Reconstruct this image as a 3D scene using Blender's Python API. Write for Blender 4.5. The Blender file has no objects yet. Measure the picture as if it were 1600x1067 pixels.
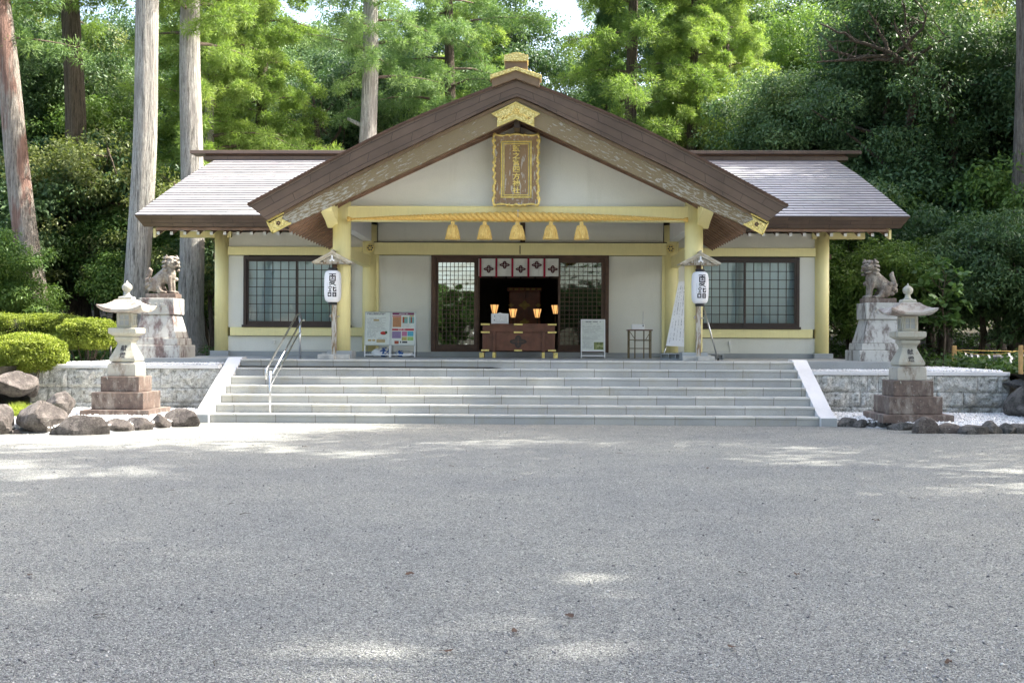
import bpy, math, random
import numpy as np
from mathutils import Vector, Matrix, noise
R = math.radians
random.seed(7)
S = bpy.context.scene
COL = S.collection

# ------------------------------------------------------------------ camera, light, exposure
cam_d = bpy.data.cameras.new("camera"); cam = bpy.data.objects.new("camera", cam_d); COL.objects.link(cam)
cam_d.sensor_width = 36; cam_d.lens = 40.5; cam_d.clip_end = 600; cam_d.clip_start = .1
cam.matrix_world = Matrix.Translation((.468, 0, 1.498)) @ Matrix.Rotation(.0235, 4, 'Z') @ Matrix.Rotation(R(90), 4, 'X') @ Matrix.Rotation(.0047, 4, 'Z')
S.camera = cam
SUN_TO = Vector((.72, .14, 1.0)).normalized()
sun_el = math.asin(SUN_TO.z); sun_az = math.atan2(SUN_TO.x, SUN_TO.y)
W = bpy.data.worlds.new("World"); S.world = W; W.use_nodes = True
wn = W.node_tree; bg = wn.nodes['Background']
sky = wn.nodes.new('ShaderNodeTexSky'); sky.sky_type = 'NISHITA'; sky.sun_disc = False
sky.sun_elevation = sun_el; sky.sun_rotation = sun_az; sky.air_density = .8; sky.dust_density = 4; sky.ozone_density = .2
tint = wn.nodes.new('ShaderNodeMix'); tint.data_type = 'RGBA'; tint.blend_type = 'MULTIPLY'; tint.inputs[0].default_value = 1
wn.links.new(sky.outputs[0], tint.inputs[6]); tint.inputs[7].default_value = (1.06, 1.02, .945, 1); wn.links.new(tint.outputs[2], bg.inputs[0]); bg.inputs[1].default_value = .15
ld = bpy.data.lights.new("sun", 'SUN'); ld.energy = 3.0; ld.angle = R(.5); ld.color = (1, .95, .86)
sun = bpy.data.objects.new("sun", ld); COL.objects.link(sun)
sun.rotation_euler = SUN_TO.to_track_quat('Z', 'Y').to_euler()
S.view_settings.view_transform = 'Standard'; S.view_settings.look = 'None'
S.view_settings.exposure = 2.42; S.view_settings.gamma = 1
S.cycles.max_bounces = 8; S.cycles.diffuse_bounces = 4; S.cycles.transparent_max_bounces = 12

# ------------------------------------------------------------------ node helpers
class NT:
    def __init__(s, name):
        s.m = bpy.data.materials.new(name); s.m.use_nodes = True; s.t = s.m.node_tree
        s.b = s.t.nodes['Principled BSDF']; s.out = s.t.nodes['Material Output']
        s.tc = None
    def n(s, typ, **kw):
        x = s.t.nodes.new('ShaderNode' + typ)
        for k, v in kw.items():
            if k in x.inputs.keys() and not hasattr(x, k): s.set(x.inputs[k], v)
            elif hasattr(x, k): setattr(x, k, v)
        return x
    def set(s, inp, v):
        if isinstance(v, bpy.types.NodeSocket): s.t.links.new(v, inp)
        elif isinstance(v, bpy.types.Node): s.t.links.new(v.outputs[0], inp)
        else:
            if isinstance(v, (tuple, list)) and len(v) == 3 and inp.type == 'RGBA': v = (*v, 1)
            inp.default_value = v
    def co(s, kind='Object'):
        if s.tc is None: s.tc = s.t.nodes.new('ShaderNodeTexCoord')
        return s.tc.outputs[kind]
    def mapv(s, scale=(1, 1, 1), kind='Object', loc=(0, 0, 0), rot=(0, 0, 0), vec=None):
        m = s.n('Mapping'); s.set(m.inputs['Vector'], vec or s.co(kind)); m.inputs['Scale'].default_value = scale
        m.inputs['Location'].default_value = loc; m.inputs['Rotation'].default_value = rot
        return m.outputs[0]
    def noise(s, scale, detail=4, rough=.6, vec=None, dist=0):
        x = s.n('TexNoise'); s.set(x.inputs['Vector'], vec or s.co()); x.inputs['Scale'].default_value = scale
        x.inputs['Detail'].default_value = detail; x.inputs['Roughness'].default_value = rough
        x.inputs['Distortion'].default_value = dist
        return x.outputs['Fac']
    def ramp(s, fac, stops, interp='LINEAR'):
        x = s.n('ValToRGB'); s.set(x.inputs[0], fac); x.color_ramp.interpolation = interp
        e = x.color_ramp.elements
        while len(e) < len(stops): e.new(.5)
        for i, (p, c) in enumerate(stops):
            e[i].position = p
            if isinstance(c, (int, float)): c = (c, c, c)
            e[i].color = (*c, 1)
        return x.outputs[0]
    def mix(s, fac, a, b, mode='MIX'):
        x = s.n('Mix'); x.data_type = 'RGBA'; x.blend_type = mode
        s.set(x.inputs[0], fac); s.set(x.inputs[6], a); s.set(x.inputs[7], b)
        return x.outputs[2]
    def math(s, op, a, b=None, c=None):
        x = s.n('Math'); x.operation = op; s.set(x.inputs[0], a)
        if b is not None: s.set(x.inputs[1], b)
        if c is not None: s.set(x.inputs[2], c)
        return x.outputs[0]
    def bump(s, h, dist=.01, strength=1, normal=None):
        x = s.n('Bump'); s.set(x.inputs['Height'], h); x.inputs['Distance'].default_value = dist
        x.inputs['Strength'].default_value = strength
        if normal is not None: s.set(x.inputs['Normal'], normal)
        return x.outputs[0]
    def fin(s, col=None, rough=None, bump=None, metal=None, spec=None):
        b = s.b
        if col is not None: s.set(b.inputs['Base Color'], col)
        if rough is not None: s.set(b.inputs['Roughness'], rough)
        if metal is not None: s.set(b.inputs['Metallic'], metal)
        if spec is not None: s.set(b.inputs['Specular IOR Level'], spec)
        if bump is not None: s.set(b.inputs['Normal'], bump)
        return s.m

def plain(name, c, rough=.6, var=.12, scale=6, bump=.002, metal=0, bscale=40, spec=.4):
    t = NT(name)
    n = t.noise(scale, 5)
    d = tuple(x * (1 - var * 2) for x in c); l = tuple(min(1, x * (1 + var)) for x in c)
    col = t.ramp(n, [(.3, d), (.7, l)])
    return t.fin(col, rough, t.bump(t.noise(bscale, 4), bump), metal, spec)

M = {}
M['yellow'] = plain('cream_yellow_paint', (.80, .73, .41), .45, .05, 3, .0015, 0, 18)
def painted(name, c, stain, rough, grain):
    t = NT(name); n = t.noise(1.6, 5); st = t.noise(1, 6, .65, vec=t.mapv((2.6, 2.6, .35))); fine = t.noise(1, 5, .7, vec=t.mapv(grain))
    col = t.ramp(n, [(.3, tuple(x*.93 for x in c)), (.7, c)])
    col = t.mix(t.ramp(st, [(.56, 0), (.78, .30)]), col, stain)
    col = t.mix(1, col, t.ramp(fine, [(.3, .93), (.6, 1.0)]), 'MULTIPLY')
    return t.fin(col, rough, t.bump(fine, .0015))
M['plaster'] = painted('white_plaster', (.75, .74, .65), (.50, .48, .38), .75, (40, 40, 40))
M['yellow'] = painted('cream_yellow_paint', (.90, .805, .39), (.66, .55, .25), .5, (30, 30, 3))
M['brown'] = plain('brown_timber', (.10, .055, .035), .5, .2, 5, .002)
M['darkframe'] = plain('dark_bronze_frame', (.045, .03, .024), .4, .15, 5, .001)
M['rafter'] = plain('reddish_brown_rafter', (.25, .15, .095), .6, .22, 4, .002)
M['cap'] = plain('white_rafter_cap', (.8, .8, .76), .5, .03)
M['white'] = plain('white_paint', (.8, .8, .8), .45, .03)
M['black'] = plain('black_lacquer', (.012, .012, .013), .4, .1)
M['steel'] = plain('brushed_steel', (.55, .56, .57), .28, .05, 6, .0005, 1)
M['gold'] = plain('gold_leaf', (.86, .68, .24), .34, .15, 14, .004, .7, 70)
M['goldcarve'] = None
M['red'] = plain('red_cloth', (.33, .01, .04), .8, .15)
M['cloth'] = plain('off_white_cloth', (.68, .67, .62), .85, .06, 5, .003, 0, 12)
M['crest'] = plain('dark_maroon_print', (.07, .015, .02), .8, .1)
M['ink'] = plain('black_ink', (.025, .02, .03), .7, .1)
M['grey_ink'] = plain('grey_print', (.16, .16, .18), .7, .1)
M['woodbox'] = plain('reddish_lacquered_wood', (.155, .062, .036), .38, .18, 4, .001)
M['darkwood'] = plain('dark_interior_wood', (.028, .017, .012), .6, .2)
M['redwood'] = plain('red_brown_altar_wood', (.20, .055, .022), .4, .2)
M['plastic'] = plain('white_plastic', (.78, .79, .78), .35, .02)
M['blue'] = plain('blue_plastic', (.05, .14, .42), .4, .1)
M['soil'] = plain('dark_leafy_soil', (.035, .032, .018), .95, .35, 3, .03, 0, 9)
M['bamboo'] = plain('yellow_wood_post', (.50, .31, .12), .6, .15)
M['straw'] = None

t = NT('carved_gold'); v = t.n('TexVoronoi'); v.inputs['Scale'].default_value = 30; t.set(v.inputs['Vector'], t.co())
t.fin(t.ramp(v.outputs['Distance'], [(.1, (.95, .82, .36)), (.7, (.60, .47, .15))]), .36, t.bump(v.outputs['Distance'], .012), .55)
M['goldcarve'] = t.m
t = NT('straw_rope'); n = t.noise(90, 3, vec=t.mapv((1, 1, .15)))
t.fin(t.ramp(n, [(.3, (.60, .34, .06)), (.7, (.95, .66, .20))]), .7, t.bump(n, .01)); M['straw'] = t.m
t = NT('straw_tassel'); n = t.noise(70, 3, vec=t.mapv((1, 1, .08)))
t.fin(t.ramp(n, [(.32, (.62, .36, .06)), (.68, (1.0, .76, .28))]), .7, t.bump(n, .02)); M['tassel'] = t.m

# peeling, weathered barge board (paint flakes stretched along the board)
def peel(name, base, flake, sx, sz, thr, seed=0, base2=None):
    t = NT(name)
    vec = t.mapv((sx, sz, 1), 'UV')
    big = t.noise(.55, 3, vec=t.mapv((1, 1, 1), 'UV', (seed, 0, 0)))
    n = t.noise(1, 6, .62, vec=vec)
    su = t.n('SeparateXYZ'); t.set(su.inputs[0], t.co('UV')); uu = t.math('MODULO', su.outputs[0], 9.0)
    f = t.math('ADD', n, t.math('MULTIPLY', t.math('SUBTRACT', big, .5), .25)); f = t.math('ADD', f, t.math('MULTIPLY_ADD', uu, -.030, .055))
    m = t.ramp(f, [(thr, 0), (thr + .02, 1)])
    n2 = t.noise(3, 4, vec=vec)
    b = t.ramp(n2, [(.3, base), (.7, base2 or tuple(c * .6 for c in base))])
    return t.fin(t.mix(m, b, flake), .75, t.bump(m, .003))
M['hafu'] = peel('peeling_barge_board', (.21, .15, .10), (.39, .37, .31), 6.5, 30, .53, 2, (.22, .18, .08))
t = NT('peeling_plaque_board'); vec = t.mapv((9, 9, 2.2)); n = t.noise(2.2, 6, .65, vec=vec)
m = t.ramp(n, [(.56, 0), (.60, 1)])
t.fin(t.mix(m, (.28, .185, .10), (.50, .47, .42)), .7, t.bump(m, .002)); M['plaqueboard'] = t.m
t = NT('weathered_post'); vec = t.mapv((22, 22, 3)); n = t.noise(1.5, 5, .6, vec=vec); m = t.ramp(n, [(.42, 0), (.5, 1)])
t.fin(t.mix(m, (.22, .15, .08), (.48, .45, .39)), .8, t.bump(n, .004)); M['oldpost'] = t.m
t = NT('weathered_grey_wood'); vec = t.mapv((3, 20, 20)); n = t.noise(1.5, 5, .6, vec=vec)
t.fin(t.ramp(n, [(.3, (.28, .22, .14)), (.65, (.62, .58, .48))]), .8, t.bump(n, .004)); M['oldwood'] = t.m

# copper-shingled roof edge, seams from UVs (u along the edge, v across)
def shingle(name, c1, c2, bw, rh, rough, metal, mort):
    t = NT(name); b = t.n('TexBrick'); t.set(b.inputs['Vector'], t.co('UV'))
    b.inputs['Scale'].default_value = 1; b.inputs['Brick Width'].default_value = bw; b.inputs['Row Height'].default_value = rh
    b.inputs['Mortar Size'].default_value = mort; b.inputs['Mortar Smooth'].default_value = .3
    b.inputs['Color1'].default_value = (*c1, 1); b.inputs['Color2'].default_value = (*c2, 1)
    b.inputs['Mortar'].default_value = (*[x * .35 for x in c1], 1)
    n = t.noise(1.3, 5); nn = t.ramp(n, [(.3, .75), (.7, 1.2)])
    t.fin(t.mix(1.0, b.outputs['Color'], nn, 'MULTIPLY'), t.ramp(t.noise(5, 4), [(.3, rough - .08), (.7, rough + .1)]), t.bump(t.math('SUBTRACT', 1, b.outputs['Fac']), .004), metal)
    return t.m
M['bark'] = shingle('brown_copper_shingles', (.130, .088, .062), (.098, .066, .048), .95, .142, .45, .15, .006)
M['bark_light'] = plain('brown_copper_cap', (.21, .145, .09), .45, .08, 4, .001, .2)
# main roof: weathered metal rows
t = NT('weathered_copper_roof'); b = t.n('TexBrick'); t.set(b.inputs['Vector'], t.co('UV'))
b.inputs['Scale'].default_value = 1; b.inputs['Brick Width'].default_value = 1.3; b.inputs['Row Height'].default_value = 1.0
b.inputs['Mortar Size'].default_value = .012; b.inputs['Color1'].default_value = (1, 1, 1, 1); b.inputs['Color2'].default_value = (.85, .85, .88, 1)
b.inputs['Mortar'].default_value = (.5, .5, .5, 1)
n = t.noise(1, 4, .6, vec=t.mapv((.35, .9, 1), 'UV')); hue = t.ramp(n, [(.3, (.34, .37, .38)), (.5, (.39, .38, .40)), (.7, (.45, .455, .44))])
n2 = t.noise(1, 4, .7, vec=t.mapv((2.5, .5, 1), 'UV'))
t.fin(t.mix(1, hue, t.mix(1, b.outputs['Color'], t.ramp(n2, [(.3, .7), (.7, 1.15)]), 'MULTIPLY'), 'MULTIPLY'), .42, None, .25)
M['roof'] = t.m
t = NT('roof_row_lip_shade'); t.fin((.09, .08, .09), .6); M['lip'] = t.m  # shade on the row lips is put into this darker colour

# granites
def granite(name, c, spk=.35, stain=0, stc=(.16, .09, .075), bump=.0015, rough=.6, joints=False, scl=1, thr=.5):
    t = NT(name)
    s1 = t.noise(170 * scl, 2, .7); s2 = t.noise(1.1, 5, .6)
    sp = t.ramp(s1, [(.36, 1 - spk), (.5, 1), (.66, 1 + spk * .35)])
    lo = t.ramp(s2, [(.3, .82), (.7, 1.08)])
    col = t.mix(1, t.mix(1, c, sp, 'MULTIPLY'), lo, 'MULTIPLY')
    if stain:
        f = t.noise(2.6, 7, .70, vec=t.mapv((1.9, 1.9, .75)))
        m = t.ramp(f, [(thr - stain * .12, 0), (thr - stain * .12 + .13, 1)])
        col = t.mix(m, col, t.mix(1, t.ramp(t.noise(9, 5, .7), [(.3, tuple(x * .55 for x in stc)), (.7, tuple(x * 1.5 for x in stc))]), sp, 'MULTIPLY'))
        lw = t.ramp(t.noise(24, 3, .6), [(.66, 0), (.72, 1)])
        col = t.mix(t.math('MULTIPLY', lw, .6), col, (.55, .55, .50))
    if joints:
        vx = t.n('SeparateXYZ'); t.set(vx.inputs[0], t.co()); row = t.math('FLOOR', t.math('DIVIDE', t.math('ADD', vx.outputs[2], -.001), .16))
        x = t.math('ADD', vx.outputs[0], t.math('MULTIPLY', row, .13))
        fr = t.math('FRACT', t.math('DIVIDE', t.math('ADD', x, 50), .725))
        jm = t.math('LESS_THAN', fr, .012)
        wn_ = t.n('TexWhiteNoise'); wn_.noise_dimensions = '2D'; cb = t.n('CombineXYZ')
        t.set(cb.inputs[0], t.math('FLOOR', t.math('DIVIDE', t.math('ADD', x, 50), .725))); t.set(cb.inputs[1], row); t.set(wn_.inputs['Vector'], cb)
        col = t.mix(1, col, t.ramp(wn_.outputs['Value'], [(0, (.86, .87, .88)), (1, (1.04, 1.02, .98))]), 'MULTIPLY')
        gr = t.ramp(t.noise(3, 5, .7, vec=t.mapv((1, 1, .5))), [(.52, 0), (.75, .45)])
        col = t.mix(gr, col, (.34, .30, .19))
        col = t.mix(jm, col, (.13, .11, .08))
    return t.fin(col, rough, t.bump(t.noise(60, 4), bump))
M['riser'] = granite('grey_granite_riser', (.42, .425, .41), .3, joints=True)
M['tread'] = granite('pale_granite_tread', (.60, .60, .57), .14, rough=.45, joints=True)
M['cheek'] = granite('white_granite_cheek', (.70, .70, .70), .15)
M['plinth'] = granite('grey_granite_plinth', (.34, .36, .36), .2)
M['lanternstone'] = granite('pale_lantern_stone', (.43, .42, .35), .16, .3, (.32, .28, .21), thr=.57, bump=.003)
M['brownstone'] = granite('brown_weathered_stone', (.28, .245, .21), .25, 1.0, (.12, .086, .070), bump=.004, thr=.5)
M['pedstone'] = granite('stained_pedestal_stone', (.50, .50, .47), .15, .5, (.13, .11, .10), bump=.004, thr=.56)
M['lionstone'] = granite('weathered_statue_stone', (.33, .30, .25), .3, .9, (.15, .12, .095), bump=.012, thr=.52, scl=.4)
M['rock'] = granite('brown_grey_rock', (.215, .19, .17), .3, .7, (.09, .077, .07), bump=.05, rough=.85, scl=.2)
M['rockdark'] = granite('dark_grey_rock', (.19, .18, .165), .3, .4, (.06, .06, .055), bump=.05, rough=.85, scl=.2)
t = NT('rough_block_wall'); n1 = t.noise(13, 8, .78); n2 = t.noise(45, 4, .7); n3 = t.noise(1.4, 4)
c = t.ramp(n1, [(.34, (.10, .10, .09)), (.45, (.46, .46, .42)), (.58, (.70, .70, .66))])
c = t.mix(1, c, t.ramp(n2, [(.35, .65), (.6, 1.1)]), 'MULTIPLY')
mo = t.ramp(n3, [(.52, 0), (.7, .5)]); c = t.mix(mo, c, (.17, .16, .13))
t.fin(c, .9, t.bump(t.math('ADD', n1, t.math('MULTIPLY', n2, .3)), .03)); M['blockwall'] = t.m

# gravel yard
t = NT('grey_gravel')
v = t.n('TexVoronoi'); t.set(v.inputs['Vector'], t.co()); v.inputs['Scale'].default_value = 125; v.inputs['Randomness'].default_value = 1
v2 = t.n('TexVoronoi'); t.set(v2.inputs['Vector'], t.co()); v2.inputs['Scale'].default_value = 60
sep = t.n('SeparateColor'); t.set(sep.inputs[0], v.outputs['Color'])
sep2 = t.n('SeparateColor'); t.set(sep2.inputs[0], v2.outputs['Color'])
c = t.ramp(sep.outputs[0], [(0, (.04, .04, .04)), (.3, (.19, .19, .19)), (.72, (.37, .37, .36)), (1, (.75, .74, .70))])
c = t.mix(.28, c, t.ramp(sep2.outputs[1], [(0, (.12, .12, .13)), (.5, (.27, .27, .27)), (1, (.44, .43, .41))]))
big = t.noise(.35, 5, .6); mid = t.noise(2.2, 5, .65)
c = t.mix(1, c, t.ramp(big, [(.3, (.82, .83, .85)), (.7, (1.14, 1.12, 1.06))]), 'MULTIPLY')
c = t.mix(1, c, t.ramp(mid, [(.35, (.92, .92, .92)), (.6, (1.05, 1.04, 1.03))]), 'MULTIPLY')
c = t.mix(1, c, (.82, .85, .815), 'MULTIPLY')
hh = t.math('ADD', t.math('MULTIPLY', v.outputs['Distance'], -.5), t.math('MULTIPLY', t.noise(18, 6, .7), .9))
t.fin(c, .92, t.bump(hh, .016)); M['gravel'] = t.m
t = NT('loose_gravel_grains'); a = t.n('Attribute'); a.attribute_name = 'rnd'
t.fin(t.ramp(a.outputs['Fac'], [(0, (.10, .10, .11)), (.5, (.30, .30, .30)), (.9, (.46, .46, .45)), (1, (.68, .67, .64))]), .85); M['grains'] = t.m
t = NT('white_pebbles'); a = t.n('Attribute'); a.attribute_name = 'rnd'
t.fin(t.ramp(a.outputs['Fac'], [(0, (.50, .50, .50)), (.4, (.74, .74, .73)), (1, (.86, .86, .85))]), .6); M['pebble'] = t.m
t = NT('white_pebble_bed'); v = t.n('TexVoronoi'); t.set(v.inputs['Vector'], t.co()); v.inputs['Scale'].default_value = 24
t.fin(t.ramp(v.outputs['Distance'], [(.1, (.72, .72, .71)), (.55, (.35, .35, .34))]), .8, t.bump(v.outputs['Distance'], -.02)); M['pebblebed'] = t.m

# bark of trees
def bark(name, c, c2, patch=None):
    t = NT(name)
    vec = t.mapv((17, 17, .9)); n = t.noise(1.5, 8, .72, vec=vec, dist=.5); f = t.noise(5, 6, .75, vec=t.mapv((7, 7, 1.6)))
    col = t.ramp(n, [(.38, tuple(x * .28 for x in c)), (.46, c), (.64, c2)])
    col = t.mix(1, col, t.ramp(f, [(.3, .6), (.6, 1.1)]), 'MULTIPLY')
    if patch:
        m = t.ramp(t.noise(.9, 5, .6, vec=t.mapv((1.5, 1.5, .35))), [(.52, 0), (.58, 1)])
        col = t.mix(m, col, t.mix(1, patch, t.ramp(n, [(.3, .5), (.6, 1.2)]), 'MULTIPLY'))
    return t.fin(col, .9, t.bump(t.math('ADD', n, t.math('MULTIPLY', f, .4)), .09))
M['bark_grey'] = bark('pale_grey_cedar_bark', (.36, .345, .31), (.58, .56, .51), (.32, .30, .27))
M['bark_red'] = bark('reddish_cedar_bark', (.30, .26, .22), (.46, .42, .37), (.27, .16, .125))
M['bark_brown'] = bark('brown_fissured_bark', (.17, .145, .12), (.28, .25, .215))
M['bark_dark'] = bark('dark_brown_bark', (.085, .065, .045), (.15, .12, .085))
M['twig'] = plain('grey_brown_twig', (.13, .10, .075), .9, .2)

# foliage
def leafmat(name, dark, mid, light, trans=.35, gloss=.45, seedscale=.5):
    t = NT(name)
    a = t.n('Attribute'); a.attribute_name = 'rnd'
    oi = t.n('ObjectInfo')
    n = t.noise(seedscale, 3, .6)
    f = t.math('ADD', t.math('MULTIPLY', a.outputs['Fac'], .5), t.math('MULTIPLY', n, .7))
    f = t.math('ADD', f, t.math('MULTIPLY', t.math('SUBTRACT', oi.outputs['Random'], .5), .22))
    col = t.ramp(f, [(.25, dark), (.58, mid), (.95, light)])
    t.set(t.b.inputs['Base Color'], col); t.b.inputs['Roughness'].default_value = gloss
    t.b.inputs['Specular IOR Level'].default_value = .3
    tr = t.n('BsdfTranslucent'); tc = t.mix(1, col, (1.15, 1.2, .65), 'MULTIPLY'); t.set(tr.inputs[0], tc)
    ms = t.n('MixShader'); ms.inputs[0].default_value = trans
    t.t.links.new(t.b.outputs[0], ms.inputs[1]); t.t.links.new(tr.outputs[0], ms.inputs[2])
    t.t.links.new(ms.outputs[0], t.out.inputs[0])
    return t.m
M['leaf_dark'] = leafmat('dark_evergreen_leaf', (.036, .078, .036), (.082, .150, .066), (.18, .27, .115), .30, .5)
M['leaf_mid'] = leafmat('green_leaf', (.05, .10, .027), (.115, .205, .05), (.25, .35, .10), .36, .5)
M['leaf_olive'] = leafmat('olive_leaf', (.065, .09, .03), (.14, .175, .06), (.29, .31, .13), .38)
M['cedar'] = leafmat('cedar_needles', (.075, .14, .032), (.19, .29, .07), (.36, .45, .14), .42, .6)
M['cedar_blue'] = leafmat('blue_green_needles', (.05, .11, .042), (.125, .22, .08), (.25, .36, .14), .38, .6)
M['hedge'] = leafmat('yellow_green_hedge_leaf', (.07, .10, .018), (.235, .295, .045), (.47, .52, .10), .35, .5, 2)
M['biglead'] = leafmat('broad_light_leaf', (.06, .13, .04), (.13, .23, .08), (.26, .38, .17), .35, .4, 1)
M['fern'] = leafmat('undergrowth_leaf', (.022, .05, .014), (.05, .10, .028), (.12, .20, .055), .3)

def glassmat(name, tint, refl, wob=.012):
    t = NT(name); t.t.nodes.remove(t.b)
    g = t.n('BsdfGlossy'); g.inputs['Roughness'].default_value = .015; g.inputs[0].default_value = (.95, 1, .98, 1)
    tr = t.n('BsdfTransparent'); tr.inputs[0].default_value = (*tint, 1)
    fr = t.n('Fresnel'); fr.inputs[0].default_value = 1.5
    f = t.math('MINIMUM', t.math('MULTIPLY_ADD', fr.outputs[0], 1.0, refl), 1.0)
    w = t.noise(1.7, 2); nb = t.bump(w, wob); t.set(g.inputs['Normal'], nb)
    ms = t.n('MixShader'); t.set(ms.inputs[0], f); t.t.links.new(tr.outputs[0], ms.inputs[1]); t.t.links.new(g.outputs[0], ms.inputs[2])
    t.t.links.new(ms.outputs[0], t.out.inputs[0]); return t.m
M['glass'] = glassmat('window_glass', (.92, .96, .97), .0, .0015)
M['doorglass'] = glassmat('door_glass', (.4, .45, .42), .34, .006)
M['doorglass2'] = glassmat('dim_door_glass', (.6, .62, .55), .06, .004)
M['curtain'] = plain('pale_teal_blind', (.58, .66, .67), .8, .05, 1.2, .004, 0, 3)
def emis(name, c, st):
    t = NT(name); t.b.inputs['Emission Color'].default_value = (*c, 1); t.b.inputs['Emission Strength'].default_value = st
    t.b.inputs['Base Color'].default_value = (*c, 1); return t.m
M['lampshade'] = emis('glowing_lamp_paper', (1, .54, .19), .17)

# ------------------------------------------------------------------ mesh helpers
class MB:
    def __init__(s): s.v = []; s.f = []; s.mi = []; s.uv = {}; s.sm = []
    def add(s, vs, fs, mi=0, smooth=False):
        o = len(s.v); s.v += [tuple(x) for x in vs]
        for f in fs: s.f.append(tuple(i + o for i in f)); s.mi.append(mi); s.sm.append(smooth)
        return s
    def box(s, x0, x1, y0, y1, z0, z1, mi=0):
        if x0 > x1: x0, x1 = x1, x0
        if y0 > y1: y0, y1 = y1, y0
        if z0 > z1: z0, z1 = z1, z0
        return s.add([(x0,y0,z0),(x1,y0,z0),(x1,y1,z0),(x0,y1,z0),(x0,y0,z1),(x1,y0,z1),(x1,y1,z1),(x0,y1,z1)],
              [(0,3,2,1),(4,5,6,7),(0,1,5,4),(1,2,6,5),(2,3,7,6),(3,0,4,7)], mi)
    def prism(s, pts, a0, a1, axis='y', mi=0):
        """pts: 2-D outline; axis y: (x,z) extruded along y; axis x: (y,z) along x; axis z: (x,y) along z"""
        n = len(pts)
        A = sum(pts[i][0]*pts[(i+1)%n][1]-pts[(i+1)%n][0]*pts[i][1] for i in range(n))
        if A < 0: pts = pts[::-1]
        f = {'y': lambda p, a: (p[0], a, p[1]), 'x': lambda p, a: (a, p[0], p[1]), 'z': lambda p, a: (p[0], p[1], a)}[axis]
        vs = [f(p, a0) for p in pts] + [f(p, a1) for p in pts]
        fs = [tuple(range(n)), tuple(range(2*n-1, n-1, -1))] + [(i, i+n, (i+1) % n + n, (i+1) % n) for i in range(n)]
        flip = (axis == 'y') != (a1 > a0) 
        if flip: fs = [f_[::-1] for f_ in fs]
        return s.add(vs, fs, mi)
    def tube(s, pts, rad, n=8, mi=0, cap=True, smooth=True):
        pts = [Vector(p) for p in pts]
        if not isinstance(rad, (list, tuple)): rad = [rad]*len(pts)
        up = None; o = len(s.v); vs = []
        for i, p in enumerate(pts):
            d = (pts[min(i+1, len(pts)-1)] - pts[max(i-1, 0)]).normalized()
            if up is None:
                up = Vector((0, 0, 1)) if abs(d.z) < .9 else Vector((1, 0, 0))
            a = d.cross(up).normalized(); b = a.cross(d).normalized(); up = b
            for k in range(n):
                t_ = 2*math.pi*k/n
                vs.append(p + (a*math.cos(t_) + b*math.sin(t_))*rad[i])
        fs = []
        for i in range(len(pts)-1):
            for k in range(n):
                fs.append((i*n+k, i*n+(k+1) % n, (i+1)*n+(k+1) % n, (i+1)*n+k))
        s.add(vs, fs, mi, smooth)
        if cap:
            s.f.append(tuple(o+k for k in range(n))[::-1]); s.mi.append(mi); s.sm.append(False)
            m_ = (len(pts)-1)*n; s.f.append(tuple(o+m_+k for k in range(n))); s.mi.append(mi); s.sm.append(False)
        return s
    def lathe(s, prof, c=(0, 0, 0), n=24, mi=0, smooth=True, sq=False, ph=0):
        """prof: (r, z) from bottom to top"""
        vs = []; m_ = 4 if sq else n
        for r, z in prof:
            for k in range(m_):
                t_ = 2*math.pi*(k+(.5 if sq else 0))/m_ + ph
                q = r*(math.sqrt(2) if sq else 1)
                vs.append((c[0]+q*math.cos(t_), c[1]+q*math.sin(t_), c[2]+z))
        fs = [(i*m_+k, i*m_+(k+1) % m_, (i+1)*m_+(k+1) % m_, (i+1)*m_+k) for i in range(len(prof)-1) for k in range(m_)]
        s.add(vs, fs, mi, smooth and not sq)
        o = len(s.v)-len(vs)
        s.f.append(tuple(o+k for k in range(m_))[::-1]); s.mi.append(mi); s.sm.append(False)
        L = (len(prof)-1)*m_; s.f.append(tuple(o+L+k for k in range(m_))); s.mi.append(mi); s.sm.append(False)
        return s
    def ell(s, c, r, rot=None, n=12, mi=0):
        vs = []; m_ = n//2+1
        for i in range(1, m_):
            ph = math.pi*i/m_
            for k in range(n):
                t_ = 2*math.pi*k/n
                p = Vector((r[0]*math.sin(ph)*math.cos(t_), r[1]*math.sin(ph)*math.sin(t_), r[2]*math.cos(ph)))
                if rot is not None: p = rot @ p
                vs.append(Vector(c)+p)
        tp = Vector((0, 0, r[2])); 
        if rot is not None: tp = rot @ tp
        vs += [Vector(c)+tp, Vector(c)-tp]; T = len(vs)-2
        fs = [(i*n+k, (i+1)*n+k, (i+1)*n+(k+1) % n, i*n+(k+1) % n) for i in range(m_-2) for k in range(n)]
        fs += [(T, k, (k+1) % n) for k in range(n)] + [(T+1, (m_-2)*n+(k+1) % n, (m_-2)*n+k) for k in range(n)]
        return s.add(vs, fs, mi, True)
    def mesh(s, name):
        me = bpy.data.meshes.new(name); me.from_pydata(s.v, [], s.f)
        me.polygons.foreach_set('material_index', s.mi); me.polygons.foreach_set('use_smooth', s.sm)
        return me
    def obj(s, name, mats, parent=None, bevel=0, seg=2, uvf=None, loc=None, sub=0):
        me = s.mesh(name)
        for m_ in (mats if isinstance(mats, (list, tuple)) else [mats]): me.materials.append(M[m_] if isinstance(m_, str) else m_)
        if uvf:
            uvl = me.uv_layers.new(name='uv')
            for p in me.polygons:
                for li in p.loop_indices:
                    uvl.data[li].uv = uvf(me.vertices[me.loops[li].vertex_index].co, p)
        me.validate(); me.update()
        o = bpy.data.objects.new(name, me); COL.objects.link(o)
        if parent is not None: o.parent = parent
        if loc: o.location = loc
        if bevel:
            b = o.modifiers.new('bevel', 'BEVEL'); b.width = bevel; b.segments = seg; b.limit_method = 'ANGLE'; b.angle_limit = R(35); b.harden_normals = False
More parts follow.
